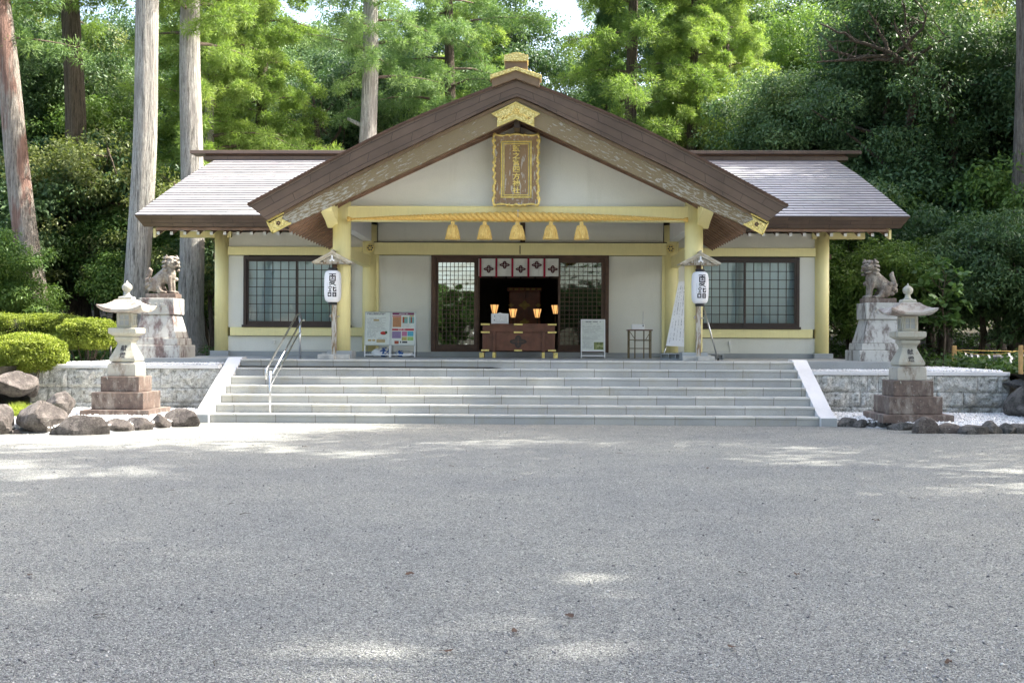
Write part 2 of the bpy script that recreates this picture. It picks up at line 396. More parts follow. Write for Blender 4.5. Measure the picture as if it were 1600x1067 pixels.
        if sub:
            q = o.modifiers.new('sub', 'SUBSURF'); q.levels = sub; q.render_levels = sub
        return o

def tag(o, label=None, cat=None, group=None, kind=None):
    if label: o['label'] = label
    if cat: o['category'] = cat
    if group: o['group'] = group
    if kind: o['kind'] = kind
    return o
def thing(name, label, cat, loc=(0, 0, 0), rz=0, group=None):
    o = bpy.data.objects.new(name, None); COL.objects.link(o); o.location = loc; o.rotation_euler = (0, 0, rz)
    o.empty_display_size = .2
    return tag(o, label, cat, group)
def dup(root, loc=None, rz=None, label=None, group=None, scale=None):
    def rec(o, par):
        c = o.copy(); COL.objects.link(c)
        if par is not None: c.parent = par
        for ch in list(o.children): rec(ch, c)
        return c
    r = rec(root, None)
    if loc is not None: r.location = loc
    if rz is not None: r.rotation_euler = (0, 0, rz)
    if scale is not None: r.scale = scale
    if label: r['label'] = label
    if group: r['group'] = group
    return r
def copy_part(o, parent, loc):
    c = o.copy(); COL.objects.link(c); c.parent = parent; c.location = loc; return c
def text_mesh(body, size, depth=.002, thick=0):
    cu = bpy.data.curves.new('txt', 'FONT'); cu.body = body; cu.size = size; cu.extrude = depth; cu.align_x = 'CENTER'; cu.align_y = 'CENTER'; cu.offset = thick
    o = bpy.data.objects.new('txt', cu); COL.objects.link(o)
    dg = bpy.context.evaluated_depsgraph_get(); dg.update()
    me = bpy.data.meshes.new_from_object(o.evaluated_get(dg)); bpy.data.objects.remove(o); bpy.data.curves.remove(cu)
    return me
def text_part(name, chars, size, step, origin, mat, parent, tilt=0, depth=.002, thick=0, narrow=1):
    """vertical column of characters on a plane facing -Y; origin = top centre"""
    mb = MB()
    for i, ch in enumerate(chars):
        me = text_mesh(ch, size, depth, thick)
        if len(me.vertices) == 0: continue
        xs = [v.co.x for v in me.vertices]; ys = [v.co.y for v in me.vertices]
        cx = (min(xs)+max(xs))/2; cy = (min(ys)+max(ys))/2
        vs = []
        for v in me.vertices:
            zz = -(i+.5)*step + v.co.y-cy
            vs.append((origin[0]+(v.co.x-cx)*narrow, origin[1]-v.co.z + tilt*zz, origin[2]+zz))
        mb.add(vs, [tuple(p.vertices) for p in me.polygons])
        bpy.data.meshes.remove(me)
    return mb.obj(name, mat, parent)
# ------------------------------------------------------------------ the shrine building (world coordinates)
YG, YC, YB = 23.04, 24.15, 27.82
XC, XO = 3.667, 7.25
FZ = 1.12
B = thing('shrine_building', 'wide shrine hall with cream yellow columns, white walls, shingled roof and a gabled porch', 'shrine', (0, 30, 0))
def WP(o, par):
    o.parent = par; o.matrix_parent_inverse = par.matrix_world.inverted() if par.type != 'EMPTY' else Matrix.Translation(-par.location)
    return o
def bpart(mb, name, mats, bevel=0, uvf=None, par=None, label=None):
    o = mb.obj(name, mats, None, bevel, uvf=uvf); WP(o, par or B)
    if par is not None and par is not B: o.matrix_parent_inverse = Matrix.Identity(4)
    if label: o['label'] = label
    return o
# --- columns
def column(x, y, r, z0, z1, base_w):
    mb = MB(); n = 40
    mb.lathe([(r, z0), (r, z1)], (x, y, 0), n)
    o = bpart(mb, 'column', 'yellow')
    m2 = MB(); m2.box(x-base_w, x+base_w, y-base_w, y+base_w, FZ-.02, z0)
    bpart(m2, 'column_base', 'plinth', .008, par=o)
    return o
for s in (-1, 1):
    column(s*3.69, YC, .190, 1.29, 4.43, .262)
    column(s*3.64, YB, .175, 1.245, 4.3, .21)
    column(s*7.245, YB, .170, 1.245, 4.3, .225)
    column(s*7.245, 38.6, .170, 1.245, 4.3, .225)
# --- plinth, walls
mb = MB(); mb.box(-7.2, -2.14, YB-.09, YB+.1, FZ-.02, 1.235); mb.box(2.11, 7.2, YB-.09, YB+.1, FZ-.02, 1.235)
mb.box(-2.14, 2.11, YB-.12, YB+.1, FZ-.02, 1.245)
bpart(mb, 'wall_plinth', 'plinth', .004)
def panel(x0, x1, z0, z1, y=YB-.02, th=.08):
    mb = MB(); mb.box(x0, x1, y, y+th, z0, z1); return bpart(mb, 'wall_panel', 'plaster', .004)
for s in (-1, 1):
    panel(s*7.10, s*3.80, 1.235, 1.61)                       # dado
    panel(s*7.10, s*6.70, 1.815, 3.56)
    panel(s*4.10, s*3.79, 1.815, 3.56)
    panel(s*7.10, s*3.80, 3.76, 4.12, YB)                    # above the head beam
    mb = MB(); mb.box(s*7.02, s*3.79, YB-.09, YB+.07, 1.61, 1.815); bpart(mb, 'sill_beam', 'yellow', .006)
    mb = MB(); mb.box(s*7.08, s*3.82, YB-.09, YB+.07, 3.56, 3.76); bpart(mb, 'head_beam', 'yellow', .006)
    # side and back walls
    mb = MB(); mb.box(s*7.28, s*7.20, YB+.15, 38.5, FZ, 4.2); bpart(mb, 'side_wall', 'plaster')
    mb = MB(); mb.box(s*7.34, s*7.2, YB+.12, 38.5, 3.56, 3.76); mb.box(s*7.34, s*7.2, YB+.12, 38.5, 1.61, 1.815); bpart(mb, 'side_beam', 'yellow')
    # gable end wall under the main roof
    mb = MB(); mb.prism([(YB, 4.2), (38.6, 4.2), (33.3, 6.3)], s*7.26, s*7.18, 'x'); bpart(mb, 'gable_end_wall', 'plaster')
    mb = MB(); mb.box(s*3.42, s*2.14, YB-.02, YB+.06, 1.235, 3.56); bpart(mb, 'wall_panel', 'plaster', .004)
    mb = MB(); mb.box(s*3.415, s*3.49, YB-.07, YB+.05, 1.235, 3.57); bpart(mb, 'wall_post', 'yellow', .004)
mb = MB(); mb.box(-7.2, 7.2, 38.5, 38.6, FZ, 4.3); bpart(mb, 'back_wall', 'plaster')
mb = MB(); mb.box(-3.80, 3.80, YB-.12, YB+.08, 3.575, 3.865); mb.box(-3.60, 3.60, YB-.13, YB-.125, 3.866, 3.885, 1); bpart(mb, 'porch_back_beam', ['yellow', 'darkframe'], .008)
# upper back wall of the porch with seams
mb = MB(); mb.prism([(-3.45, 3.87), (3.45, 3.87), (3.45, 4.45), (2.0, 5.3), (0, 6.2), (-2.0, 5.3), (-3.45, 4.45)], YB+.03, YB+.1, 'y')
bpart(mb, 'porch_upper_wall', 'plaster')
mb = MB(); mb.box(.0, .12, YB-.02, YB+.03, 3.87, 5.9); bpart(mb, 'king_post', 'brown')
# wall plates that run out past the outer columns
for s in (-1, 1):
    mb = MB(); mb.box(s*8.25, s*7.0, YB-.085, YB+.085, 3.985, 4.13); bpart(mb, 'wall_plate', 'yellow', .006)
    mb = MB(); mb.box(s*7.3, s*7.6, YB+.5, YB+.62, 3.55, 3.66); bpart(mb, 'side_bracket', 'brown')

# --- windows
def window(x0, x1, z0, z1):
    mb = MB(); y0, y1 = YB-.085, YB+.03; w = .075
    mb.box(x0, x1, y0, y1, z1-w, z1); mb.box(x0-.03, x1+.03, y0-.03, y1, z0, z0+.06)
    mb.box(x0, x0+w, y0, y1, z0+.06, z1-w); mb.box(x1-w, x1, y0, y1, z0+.06, z1-w)
    fr = bpart(mb, 'window_frame', 'darkframe', .004)
    xm = (x0+x1)/2
    for k, (a, b, yy) in enumerate(((x0+w, xm+.03, YB-.035), (xm-.03, x1-w, YB-.068))):
        m2 = MB(); q = .045; za, zb = z0+.06, z1-w
        m2.box(a, b, yy, yy+.03, zb-q, zb); m2.box(a, b, yy, yy+.03, za, za+.09)
        m2.box(a, a+q, yy, yy+.03, za+.09, zb-q); m2.box(b-q, b, yy, yy+.03, za+.09, zb-q)
        ga, gb, gz0, gz1 = a+q, b-q, za+.09, zb-q
        for i in range(1, 6): xx = ga+(gb-ga)*i/6; m2.box(xx-.008, xx+.008, yy+.006, yy+.026, gz0, gz1)
        for i in range(1, 7): zz = gz0+(gz1-gz0)*i/7; m2.box(ga, gb, yy+.007, yy+.025, zz-.008, zz+.008)
        sa = bpart(m2, 'window_sash', 'darkframe', par=fr)
        m3 = MB(); m3.box(ga, gb, yy+.028, yy+.032, gz0, gz1); bpart(m3, 'window_glass', 'glass', par=fr)
    m4 = MB()
    n = 44                                              # pleated blind behind the glass
    xs = [x0+.08+(x1-x0-.16)*i/n for i in range(n+1)]
    vs = []; 
    for i, x in enumerate(xs): yy = YB+.16+.012*math.sin(i*2.3)+.01*math.sin(i*.7); vs += [(x, yy, z0+.05), (x, yy, z1-.05)]
    m4.add(vs, [(2*i, 2*i+2, 2*i+3, 2*i+1) for i in range(n)], 0, True)
    bpart(m4, 'window_blind', 'curtain', par=fr)
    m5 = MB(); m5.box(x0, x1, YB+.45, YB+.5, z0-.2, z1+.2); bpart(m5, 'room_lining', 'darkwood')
for s in (-1, 1):
    x0, x1 = sorted((s*6.70, s*4.10)); window(x0, x1, 1.815, 3.53)

# --- door surround and sliding lattice doors
mb = MB()
mb.box(-2.14, -2.03, YB-.10, YB+.12, 1.245, 3.575); mb.box(2.05, 2.14, YB-.10, YB+.12, 1.245, 3.575)
mb.box(-2.03, 2.05, YB-.10, YB+.12, 3.515, 3.575); mb.box(-2.03, 2.05, YB-.10, YB+.12, 1.245, 1.285)
bpart(mb, 'door_frame', 'brown', .004)
def door(x0, x1, yy, glass, z0=1.286, z1=3.513):
    mb = MB(); st = .085
    mb.box(x0, x1, yy, yy+.04, z1-.115, z1); mb.box(x0, x1, yy, yy+.04, z0, z0+.135)
    mb.box(x0, x0+.055, yy, yy+.04, z0+.135, z1-.115); mb.box(x1-st, x1, yy, yy+.04, z0+.135, z1-.115)
    d = bpart(mb, 'lattice_door', 'brown', .003)
    a, b, c, e = x0+.055, x1-st, z0+.135, z1-.115
    m2 = MB()
    for i in range(1, 9): xx = a+(b-a)*i/9; m2.box(xx-.006, xx+.006, yy+.005, yy+.03, c, e)
    for i in range(1, 19): zz = c+(e-c)*i/19; m2.box(a, b, yy+.006, yy+.029, zz-.006, zz+.006)
    bpart(m2, 'door_lattice', 'brown', par=d)
    m3 = MB(); m3.box(a, b, yy+.031, yy+.036, c, e); bpart(m3, 'door_glass', glass, par=d)
door(-2.025, -1.02, YB-.06, 'doorglass')
door(.92, 2.045, YB-.06, 'doorglass2')
door(-1.98, -.98, YB+.0, 'doorglass2')
door(1.02, 2.045, YB+.0, 'doorglass2')
# --- dark prayer room behind the doors
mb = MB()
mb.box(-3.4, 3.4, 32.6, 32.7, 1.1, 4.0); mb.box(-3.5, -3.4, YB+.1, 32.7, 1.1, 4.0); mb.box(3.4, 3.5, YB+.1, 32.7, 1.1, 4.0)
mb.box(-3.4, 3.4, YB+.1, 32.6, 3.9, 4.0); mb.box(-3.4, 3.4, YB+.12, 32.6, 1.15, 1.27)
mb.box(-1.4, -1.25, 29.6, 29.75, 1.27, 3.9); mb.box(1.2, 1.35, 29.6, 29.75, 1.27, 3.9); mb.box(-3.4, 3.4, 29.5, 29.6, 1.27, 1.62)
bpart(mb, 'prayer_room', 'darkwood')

# --- main roof
def rowroof(sign):
    """sign -1 front slope, +1 back slope, about the ridge line y=33.3"""
    prof = [(26.5, 4.385), (28.6, 5.165), (30.9, 5.99), (33.3, 6.76)]
    def P(t):
        t *= 3; i = min(int(t), 2); f = t-i
        return (prof[i][0]*(1-f)+prof[i+1][0]*f, prof[i][1]*(1-f)+prof[i+1][1]*f)
    N = 27; vs = []; fs = []; uv = []; mi = []
    xs = [-8.92, 8.92]
    for i in range(N):
        y0, z0 = P(i/N); y1, z1 = P((i+1)/N)
        lip = .020
        if sign > 0: y0 = 66.6-y0; y1 = 66.6-y1
        o = len(vs)
        vs += [(xs[0], y0, z0+lip), (xs[1], y0, z0+lip), (xs[1], y1, z1), (xs[0], y1, z1), (xs[0], y0, z0-.004), (xs[1], y0, z0-.004)]
        fs.append((o, o+1, o+2, o+3)); mi.append(0); fs.append((o+4, o+5, o+1, o)); mi.append(1)
        uv.append((i+.02, i+.98))
    return vs, fs, mi
for sg in (-1, 1):
    vs, fs, mi = rowroof(sg)
    mb = MB(); mb.v = vs; mb.f = [f if sg < 0 else f[::-1] for f in fs]; mb.mi = mi; mb.sm = [False]*len(fs)
    def uvf(co, p, sg=sg):
        i = p.index//2; y = co.y if sg < 0 else 66.6-co.y
        top = abs(co.z) ; vv = i + (.02 if (y-26.5)/6.8*27 < i+.5 else .98)
        return (co.x+ (i % 7)*.37, vv)
    o = bpart(mb, 'main_roof_slope', ['roof', 'lip'], uvf=uvf)
# thick edge of the main roof (fascia, three shingled courses, raked ends)
def edge_uv(axis):
    def f(co, p):
        n = p.normal
        if abs(n.y) > .5: return (co.x+50, co.z*1.0)
        return (co.y, co.z)
    return f
def roof_edge(xa, xb, ia, ib, k0, k1):
    top = [(26.5, 4.385), (28.6, 5.165), (30.9, 5.99), (33.3, 6.76), (35.7, 5.99), (38.0, 5.165), (40.1, 4.385)]
    bot = [(26.68, 4.13), (28.6, 4.82), (30.9, 5.66), (33.3, 6.36), (35.7, 5.66), (38.0, 4.82), (39.95, 4.13)]
    top = top[k0:k1]; bot = bot[k0:k1]; n = len(top); mb = MB()
    V = [(xa, y, z-.006) for y, z in top]+[(xb, y, z-.006) for y, z in top]+[(ia, y, z) for y, z in bot]+[(ib, y, z) for y, z in bot]; F = []
    for i in range(n-1):
        F.append((i, i+n, i+n+1, i+1)); F.append((2*n+i, 2*n+i+1, 3*n+i+1, 3*n+i))
        F.append((i, i+1, 2*n+i+1, 2*n+i)); F.append((n+i, 3*n+i, 3*n+i+1, n+i+1))
    F.append((0, 2*n, 3*n, n)); F.append((n-1, 2*n-1, 4*n-1, 3*n-1))
    mb.add(V, F)
    bpart(mb, 'main_roof_edge', 'bark', uvf=lambda co, p: (co.x, (co.z-4.13)/.255*.426) if abs(p.normal.y) > .75 and abs(p.normal.x) < .5 else (co.y, co.z*1.5))
roof_edge(-8.93, -3.9, -8.76, -3.9, 0, 7); roof_edge(3.9, 8.93, 3.9, 8.76, 0, 7); roof_edge(-3.9, 3.9, -3.9, 3.9, 1, 7)
for a, b in ((-8.5, -3.9), (3.9, 8.5)):
    mb = MB(); mb.box(a, b, 26.72, 26.80, 4.06, 4.128); bpart(mb, 'eave_board', 'rafter', .004)
    mb = MB(); mb.add([(a, 26.8, 4.12), (b, 26.8, 4.12), (b, 33.3, 6.33), (a, 33.3, 6.33)], [(3, 2, 1, 0)]); bpart(mb, 'soffit', 'rafter')
mb = MB(); mb.box(-8.5, 8.5, 39.8, 39.88, 4.06, 4.128); bpart(mb, 'eave_board', 'rafter', .004)
for s in (-1, 1):
    mb = MB(); mb.prism([(26.9, 3.90), (26.9, 4.12), (33.3, 6.2), (33.3, 5.98)], s*8.62, s*8.56, 'x'); bpart(mb, 'verge_board', 'yellow')
# rafters with white end caps
mb = MB()
def raf(mb, L, sl):
    h = .075
    vs = [(-.034, 0, 0), (.034, 0, 0), (.034, 0, h), (-.034, 0, h), (-.034, L, L*sl), (.034, L, L*sl), (.034, L, L*sl+h), (-.034, L, L*sl+h)]
    mb.add(vs, [(0, 1, 2, 3)], 1); mb.add(vs, [(0, 4, 5, 1), (1, 5, 6, 2), (2, 6, 7, 3), (3, 7, 4, 0)], 0)
raf(mb, 1.3, .36)
r0 = mb.obj('eave_rafter', ['rafter', 'cap'], None); r0.location = (-8.49, 26.86, 3.965); WP(r0, B)
nr = 55
for i in range(1, nr):
    x = -8.49 + 16.98*i/(nr-1)
    if abs(x) < 4.3: continue
    c = r0.copy(); COL.objects.link(c); c.location = (x, 26.86, 3.965)
# ridge
mb = MB(); mb.prism([(33.05, 6.70), (33.05, 6.80), (33.3, 6.86), (33.55, 6.80), (33.55, 6.70)], -9.25, 9.25, 'x')
bpart(mb, 'ridge_base', 'bark', uvf=lambda co, p: (co.x, co.z))
mb = MB(); mb.prism([(32.98, 6.875), (33.0, 6.965), (33.3, 7.02), (33.6, 6.965), (33.62, 6.875)], -9.62, 9.62, 'x')
bpart(mb, 'ridge_cap', 'bark', uvf=lambda co, p: (co.x, co.z))
mb = MB(); mb.box(-9.2, 9.2, 33.12, 33.48, 6.8, 6.9); bpart(mb, 'ridge_core', 'brown')

# --- porch gable roof
def interp(pts, n):
    """smooth polyline through pts by arc parameter"""
    P = [Vector(p) for p in pts]; out = []
    for i in range(len(P)-1):
        p0 = P[max(i-1, 0)]; p1 = P[i]; p2 = P[i+1]; p3 = P[min(i+2, len(P)-1)]
        for k in range(n):
            t_ = k/n
            out.append(.5*((2*p1)+(-p0+p2)*t_+(2*p0-5*p1+4*p2-p3)*t_*t_+(-p0+3*p1-3*p2+p3)*t_**3))
    out.append(P[-1]); return out
TOP = interp([(5.41, 4.232), (3.32, 5.353), (2.02, 5.981), (.473, 6.595), (0, 6.764)], 5)
LOW = interp([(5.01, 3.916), (3.33, 4.827), (2.02, 5.453), (.473, 6.205), (0, 6.397)], 5)
def strip(mb, A, C, s, y0, y1, mi=0):
    """closed slab between outlines A (top) and C (bottom), mirrored by s, extruded y0..y1"""
    n = len(A); vs = []
    for y in (y0, y1):
        for P in (A, C): vs += [(s*p.x, y, p.y) for p in P]
    f = []
    for i in range(n-1):
        f.append((i, i+1, n+i+1, n+i)); f.append((2*n+i, 3*n+i, 3*n+i+1, 2*n+i+1))
        f.append((i, 2*n+i, 2*n+i+1, i+1)); f.append((n+i, n+i+1, 3*n+i+1, 3*n+i))
    f.append((0, n, 3*n, 2*n)); f.append((n-1, 3*n-1, 4*n-1, 2*n-1)[::1])
    if s < 0: f = [q[::-1] for q in f]
    mb.add(vs, f, mi)
ARC = [0]
for i in range(1, len(TOP)): ARC.append(ARC[-1]+(TOP[i]-TOP[i-1]).length)
def arcuv(co, p):
    x = abs(co.x)
    # nearest station on the top line by x, and depth below it
    best = 0
    for i in range(len(TOP)-1):
        if TOP[i+1].x <= x <= TOP[i].x: best = i; break
    i = best; d = max(TOP[i].x-TOP[i+1].x, 1e-6); f = (TOP[i].x-x)/d; zt = TOP[i].y*(1-f)+TOP[i+1].y*f
    dep = (zt-co.z)
    ct = 1/math.sqrt(1+((TOP[i+1].y-TOP[i].y)/d)**2)
    if abs(p.normal.y) > .5: return (ARC[i]*(1-f)+ARC[i+1]*f - dep*.42*1.0 + 3, .426-dep*ct*1.0)
    return (co.y, ARC[i])
for s in (-1, 1):
    mb = MB(); strip(mb, TOP, LOW, s, YG, 32.6)
    # UVs: per-vertex top row v=.426, bottom row v=0 (three courses)
    N_ = len(TOP)
    def uvf(co, p, s=s):
        if abs(p.normal.y) > .5:
            dt = min(range(N_), key=lambda i: (abs(co.x)-TOP[i].x)**2+(co.z-TOP[i].y)**2)
            dl = min(range(N_), key=lambda i: (abs(co.x)-LOW[i].x)**2+(co.z-LOW[i].y)**2)
            et = (abs(co.x)-TOP[dt].x)**2+(co.z-TOP[dt].y)**2; el = (abs(co.x)-LOW[dl].x)**2+(co.z-LOW[dl].y)**2
            return (ARC[dt], .50) if et < el else (ARC[dl]+.1, .074)
        return (co.y, abs(co.x))
    bpart(mb, 'porch_roof_slope', 'bark', uvf=uvf)
    # raised lip along the top edge of the shingled verge
    T2 = [p+Vector((.0, .018)) for p in TOP]; T3 = [p-Vector((.0, .03)) for p in TOP]
    mb = MB(); strip(mb, T2, T3, s, YG-.02, YG+.2); bpart(mb, 'verge_lip', 'brown')
HAB = interp([(4.916, 3.663), (4.563, 3.838), (3.394, 4.364), (1.9, 5.07), (.405, 5.784), (0, 5.964)], 4)
HAT = interp([(5.026, 3.905), (4.65, 4.115), (3.394, 4.785), (1.9, 5.51), (.405, 6.22), (0, 6.393)], 4)
HAR = [0]
for i in range(1, len(HAT)): HAR.append(HAR[-1]+(HAT[i]-HAT[i-1]).length)
for s in (-1, 1):
    mb = MB(); strip(mb, HAT, HAB, s, YG+.10, YG+.17)
    def uvf(co, p, s=s):
        dt = min(range(len(HAT)), key=lambda i: (abs(co.x)-HAT[i].x)**2+(co.z-HAT[i].y)**2)
        dl = min(range(len(HAB)), key=lambda i: (abs(co.x)-HAB[i].x)**2+(co.z-HAB[i].y)**2)
        et = (abs(co.x)-HAT[dt].x)**2+(co.z-HAT[dt].y)**2; el = (abs(co.x)-HAB[dl].x)**2+(co.z-HAB[dl].y)**2
        return (HAR[dt]+(s > 0)*9, .40) if et < el else (HAR[dl]+(s > 0)*9, 0)
    bpart(mb, 'barge_board', 'hafu', uvf=uvf, label='barge board with peeling pale paint under the '+('left' if s < 0 else 'right')+' slope of the porch gable')
    # thin moulding under the shingles
    mb = MB(); strip(mb, HAT, [p-Vector((-.015, .075)) for p in HAT], s, YG+.075, YG+.10); bpart(mb, 'verge_moulding', 'bark_light')
    # gilt end plate with a notch
    mb = MB(); mb.prism([(s*5.04, 3.90), (s*4.69, 4.065), (s*4.735, 3.95), (s*4.545, 3.855), (s*4.91, 3.652)], YG+.075, YG+.10, 'y')
    g = bpart(mb, 'gilt_end_plate', 'goldcarve')
    mb = MB(); pl = [(5.05, 3.905), (4.69, 4.08), (4.685, 4.05), (5.02, 3.875)]
    mb.prism([(s*a, b) for a, b in pl], YG+.055, YG+.075, 'y')
    pl = [(4.935, 3.675), (4.55, 3.88), (4.53, 3.85), (4.92, 3.64)]
    mb.prism([(s*a, b) for a, b in pl], YG+.055, YG+.075, 'y')
    pl = [(5.05, 3.905), (5.02, 3.91), (4.90, 3.66), (4.93, 3.65)]
    mb.prism([(s*a, b) for a, b in pl], YG+.055, YG+.075, 'y')
    for k in range(5):
        a = k*1.2566; mb.ell((s*4.80+.028*math.cos(a), YG+.07, 3.86+.028*math.sin(a)), (.02, .012, .02), n=8, mi=1)
    bpart(mb, 'gilt_moulding', ['gold', 'brown'], par=g)
    # brown trims where the porch front wall meets the soffit
    L1 = interp([(4.0, 4.18), (3.5, 4.41), (1.9, 5.16), (0, 6.02)], 4)
    mb = MB(); strip(mb, [p+Vector((0, .10)) for p in L1], [p+Vector((0, .045)) for p in L1], s, YC-.62, YC-.55); strip(mb, [p+Vector((0, .16)) for p in L1], [p for p in L1], s, YC-.05, YC+.1)
    bpart(mb, 'gable_trim', 'rafter')
# soffit planks and porch rafters
RB = interp([(4.62, 3.69), (3.5, 4.40), (2.0, 5.15), (0, 6.04)], 5)
for s in (-1, 1):
    mb = MB(); strip(mb, [p+Vector((0, .16)) for p in RB], [p+Vector((0, .10)) for p in RB], s, YG+.17, YB+.1)
    bpart(mb, 'porch_soffit', 'rafter')
    mb = MB(); strip(mb, [p+Vector((0, .10)) for p in RB], RB, s, -.035, .035)
    r1 = mb.obj('porch_rafter', 'rafter', None); r1.location = (0, YG+.30, 0); WP(r1, B)
    for k in range(1, 15):
        c = r1.copy(); COL.objects.link(c); c.location = (0, YG+.30+k*.31, 0)
# gilt peak plate
mb = MB()
mb.prism([(-.50, 6.05), (-.02, 6.285), (.46, 6.05), (.345, 5.985), (.355, 5.80), (-.02, 5.955), (-.40, 5.80), (-.385, 5.985)], YG+.06, YG+.10, 'y')
g = bpart(mb, 'gilt_peak_plate', 'goldcarve', .004)
mb = MB()
for k in range(6): a = k*1.047; mb.ell((-.02+.045*math.cos(a), YG+.05, 6.12+.045*math.sin(a)), (.026, .018, .026), n=8)
mb.ell((-.02, YG+.045, 6.12), (.022, .018, .022), n=8)
for s in (-1, 1):
    pl = [(-.02, 6.30), (s*.49-.02, 6.06), (s*.46-.02, 6.045), (-.02, 6.27)]
    mb.prism(pl, YG+.045, YG+.06, 'y')
    pl = [(-.02, 5.985), (s*.37-.02, 5.825), (s*.37-.02, 5.795), (-.02, 5.955)]
    mb.prism(pl, YG+.045, YG+.06, 'y')
    for k in range(4):
        mb.ell((-.02+s*(.09+.06*k), YG+.056, 6.06-.03*k+.02*(k % 2)), (.022, .016, .045), Matrix.Rotation(-s*.7, 3, 'Y'), n=8)
    for k in range(5): a = k*1.2566; mb.ell((-.02+s*.27+.018*math.cos(a), YG+.055, 5.985+.018*math.sin(a)), (.013, .012, .013), n=6, mi=1)
bpart(mb, 'gilt_flower', ['gold', 'brown'], par=g)
mb = MB(); mb.box(-.06, .06, YG+.17, YC+.2, 5.80, 5.96); bpart(mb, 'ridge_purlin_nose', 'darkframe', .01)
# ridge ornament of the porch
mb = MB()
mb.prism([(-.49, 6.56), (-.50, 6.73), (-.02, 6.915), (.46, 6.73), (.45, 6.56), (-.02, 6.74)], YG-.08, 32.6, 'y', 0)
o1 = bpart(mb, 'porch_ridge_cover', 'bark_light', .006)
mb = MB(); mb.prism([(-.53, 6.715), (-.535, 6.80), (-.02, 6.965), (.495, 6.80), (.49, 6.715), (-.02, 6.895)], YG-.13, YG+.25, 'y')
bpart(mb, 'gilt_ridge_band', 'goldcarve', .004, par=o1)
mb = MB(); mb.box(-.235, .21, YG-.07, 32.8, 6.93, 7.09)
o2 = bpart(mb, 'porch_ridge_beam', 'bark_light', .006)
mb = MB(); mb.prism([(-.255, 7.075), (-.255, 7.19), (-.015, 7.255), (.225, 7.19), (.225, 7.075)], YG-.12, YG+.3, 'y')
bpart(mb, 'gilt_ridge_end', 'goldcarve', .004, par=o2)

# --- porch front wall, beams, purlins
mb = MB(); pts = [(-3.52, 4.31), (3.52, 4.31), (3.52, 4.5), (1.9, 5.26), (0, 6.12), (-1.9, 5.26), (-3.52, 4.5)]
mb.prism(pts, YC+.0, YC+.07, 'y'); bpart(mb, 'gable_wall', 'plaster')
mb = MB(); mb.box(-3.56, 3.56, YC-.12, YC+.14, 4.005, 4.312); mb.box(-3.55, 3.55, YC-.135, YC-.12, 4.296, 4.316); bpart(mb, 'tie_beam', 'yellow', .012)
for s in (-1, 1):
    x0, x1 = sorted((s*3.95, s*3.60))
    # nose of the purlin out to the barge board, chamfered below
    mb = MB(); mb.prism([(YC-.02, 3.86), (YC-.30, 3.98), (23.30, 4.13), (23.24, 4.20), (23.24, 4.34), (23.9, 4.45), (YC-.02, 4.5)], s*3.99, s*3.74, 'x')
    bpart(mb, 'purlin_nose', 'yellow', .01)
    mb = MB(); mb.box(s*3.80, s*3.58, YC+.16, YB-.16, 3.90, 4.36); bpart(mb, 'porch_purlin', 'white', .008)
    mb = MB(); mb.box(s*3.77, s*3.61, YC+.17, YB-.15, 3.27, 3.53); bpart(mb, 'porch_side_beam', 'yellow', .008)
    mb = MB()
    mb.lathe([(.098, 0), (.10, .02), (.085, .035)], (0, 0, 0), 24)
    rr = Matrix.Rotation(R(90), 4, 'X')
    mb.v = [tuple(rr @ Vector(v)) for v in mb.v]
    for k in range(6):
        a = k*1.047; mb.ell((.052*math.cos(a), -.036, .052*math.sin(a)), (.024, .008, .02), n=8, mi=1)
    mb.ell((0, -.04, 0), (.02, .012, .02), n=8, mi=0)
    c = Vector((s*3.60, YB-.19, 3.73)); mb.v = [tuple(Vector(v)+c) for v in mb.v]
    bpart(mb, 'round_boss', ['goldcarve', 'darkframe'], par=None, label='round pierced gilt boss at the porch corner')
mb = MB(); mb.box(-.01, .01, YB-.135, YB-.12, 3.6, 3.8); 
bpart(mb, 'beam_joint', 'brown')
# meter box, socket on the wall
mb = MB(); mb.box(5.02, 5.07, YB-.07, YB-.02, 1.44, 1.52); mb.box(5.05, 5.06, YB-.035, YB-.022, 1.28, 1.44); mb.box(3.9, 5.06, YB-.035, YB-.022, 1.27, 1.282)
bpart(mb, 'wall_socket', 'steel')
mb = MB(); mb.box(-5.98, -5.93, YB-.07, YB-.02, 1.42, 1.50); mb.box(-5.9, -4.2, YB-.1, YB-.085, 1.265, 1.277)
bpart(mb, 'wall_socket', 'steel')
for s in (-1, 1):
    mb = MB(); mb.box(s*7.09, s*3.81, YB-.022, YB-.015, 1.60, 1.612); mb.box(s*7.09, s*3.81, YB-.0225, YB-.0155, 3.545, 3.558); bpart(mb, 'painted_shadow_line', 'darkframe')  # thin dark strips stand in for the shadow lines under the beams

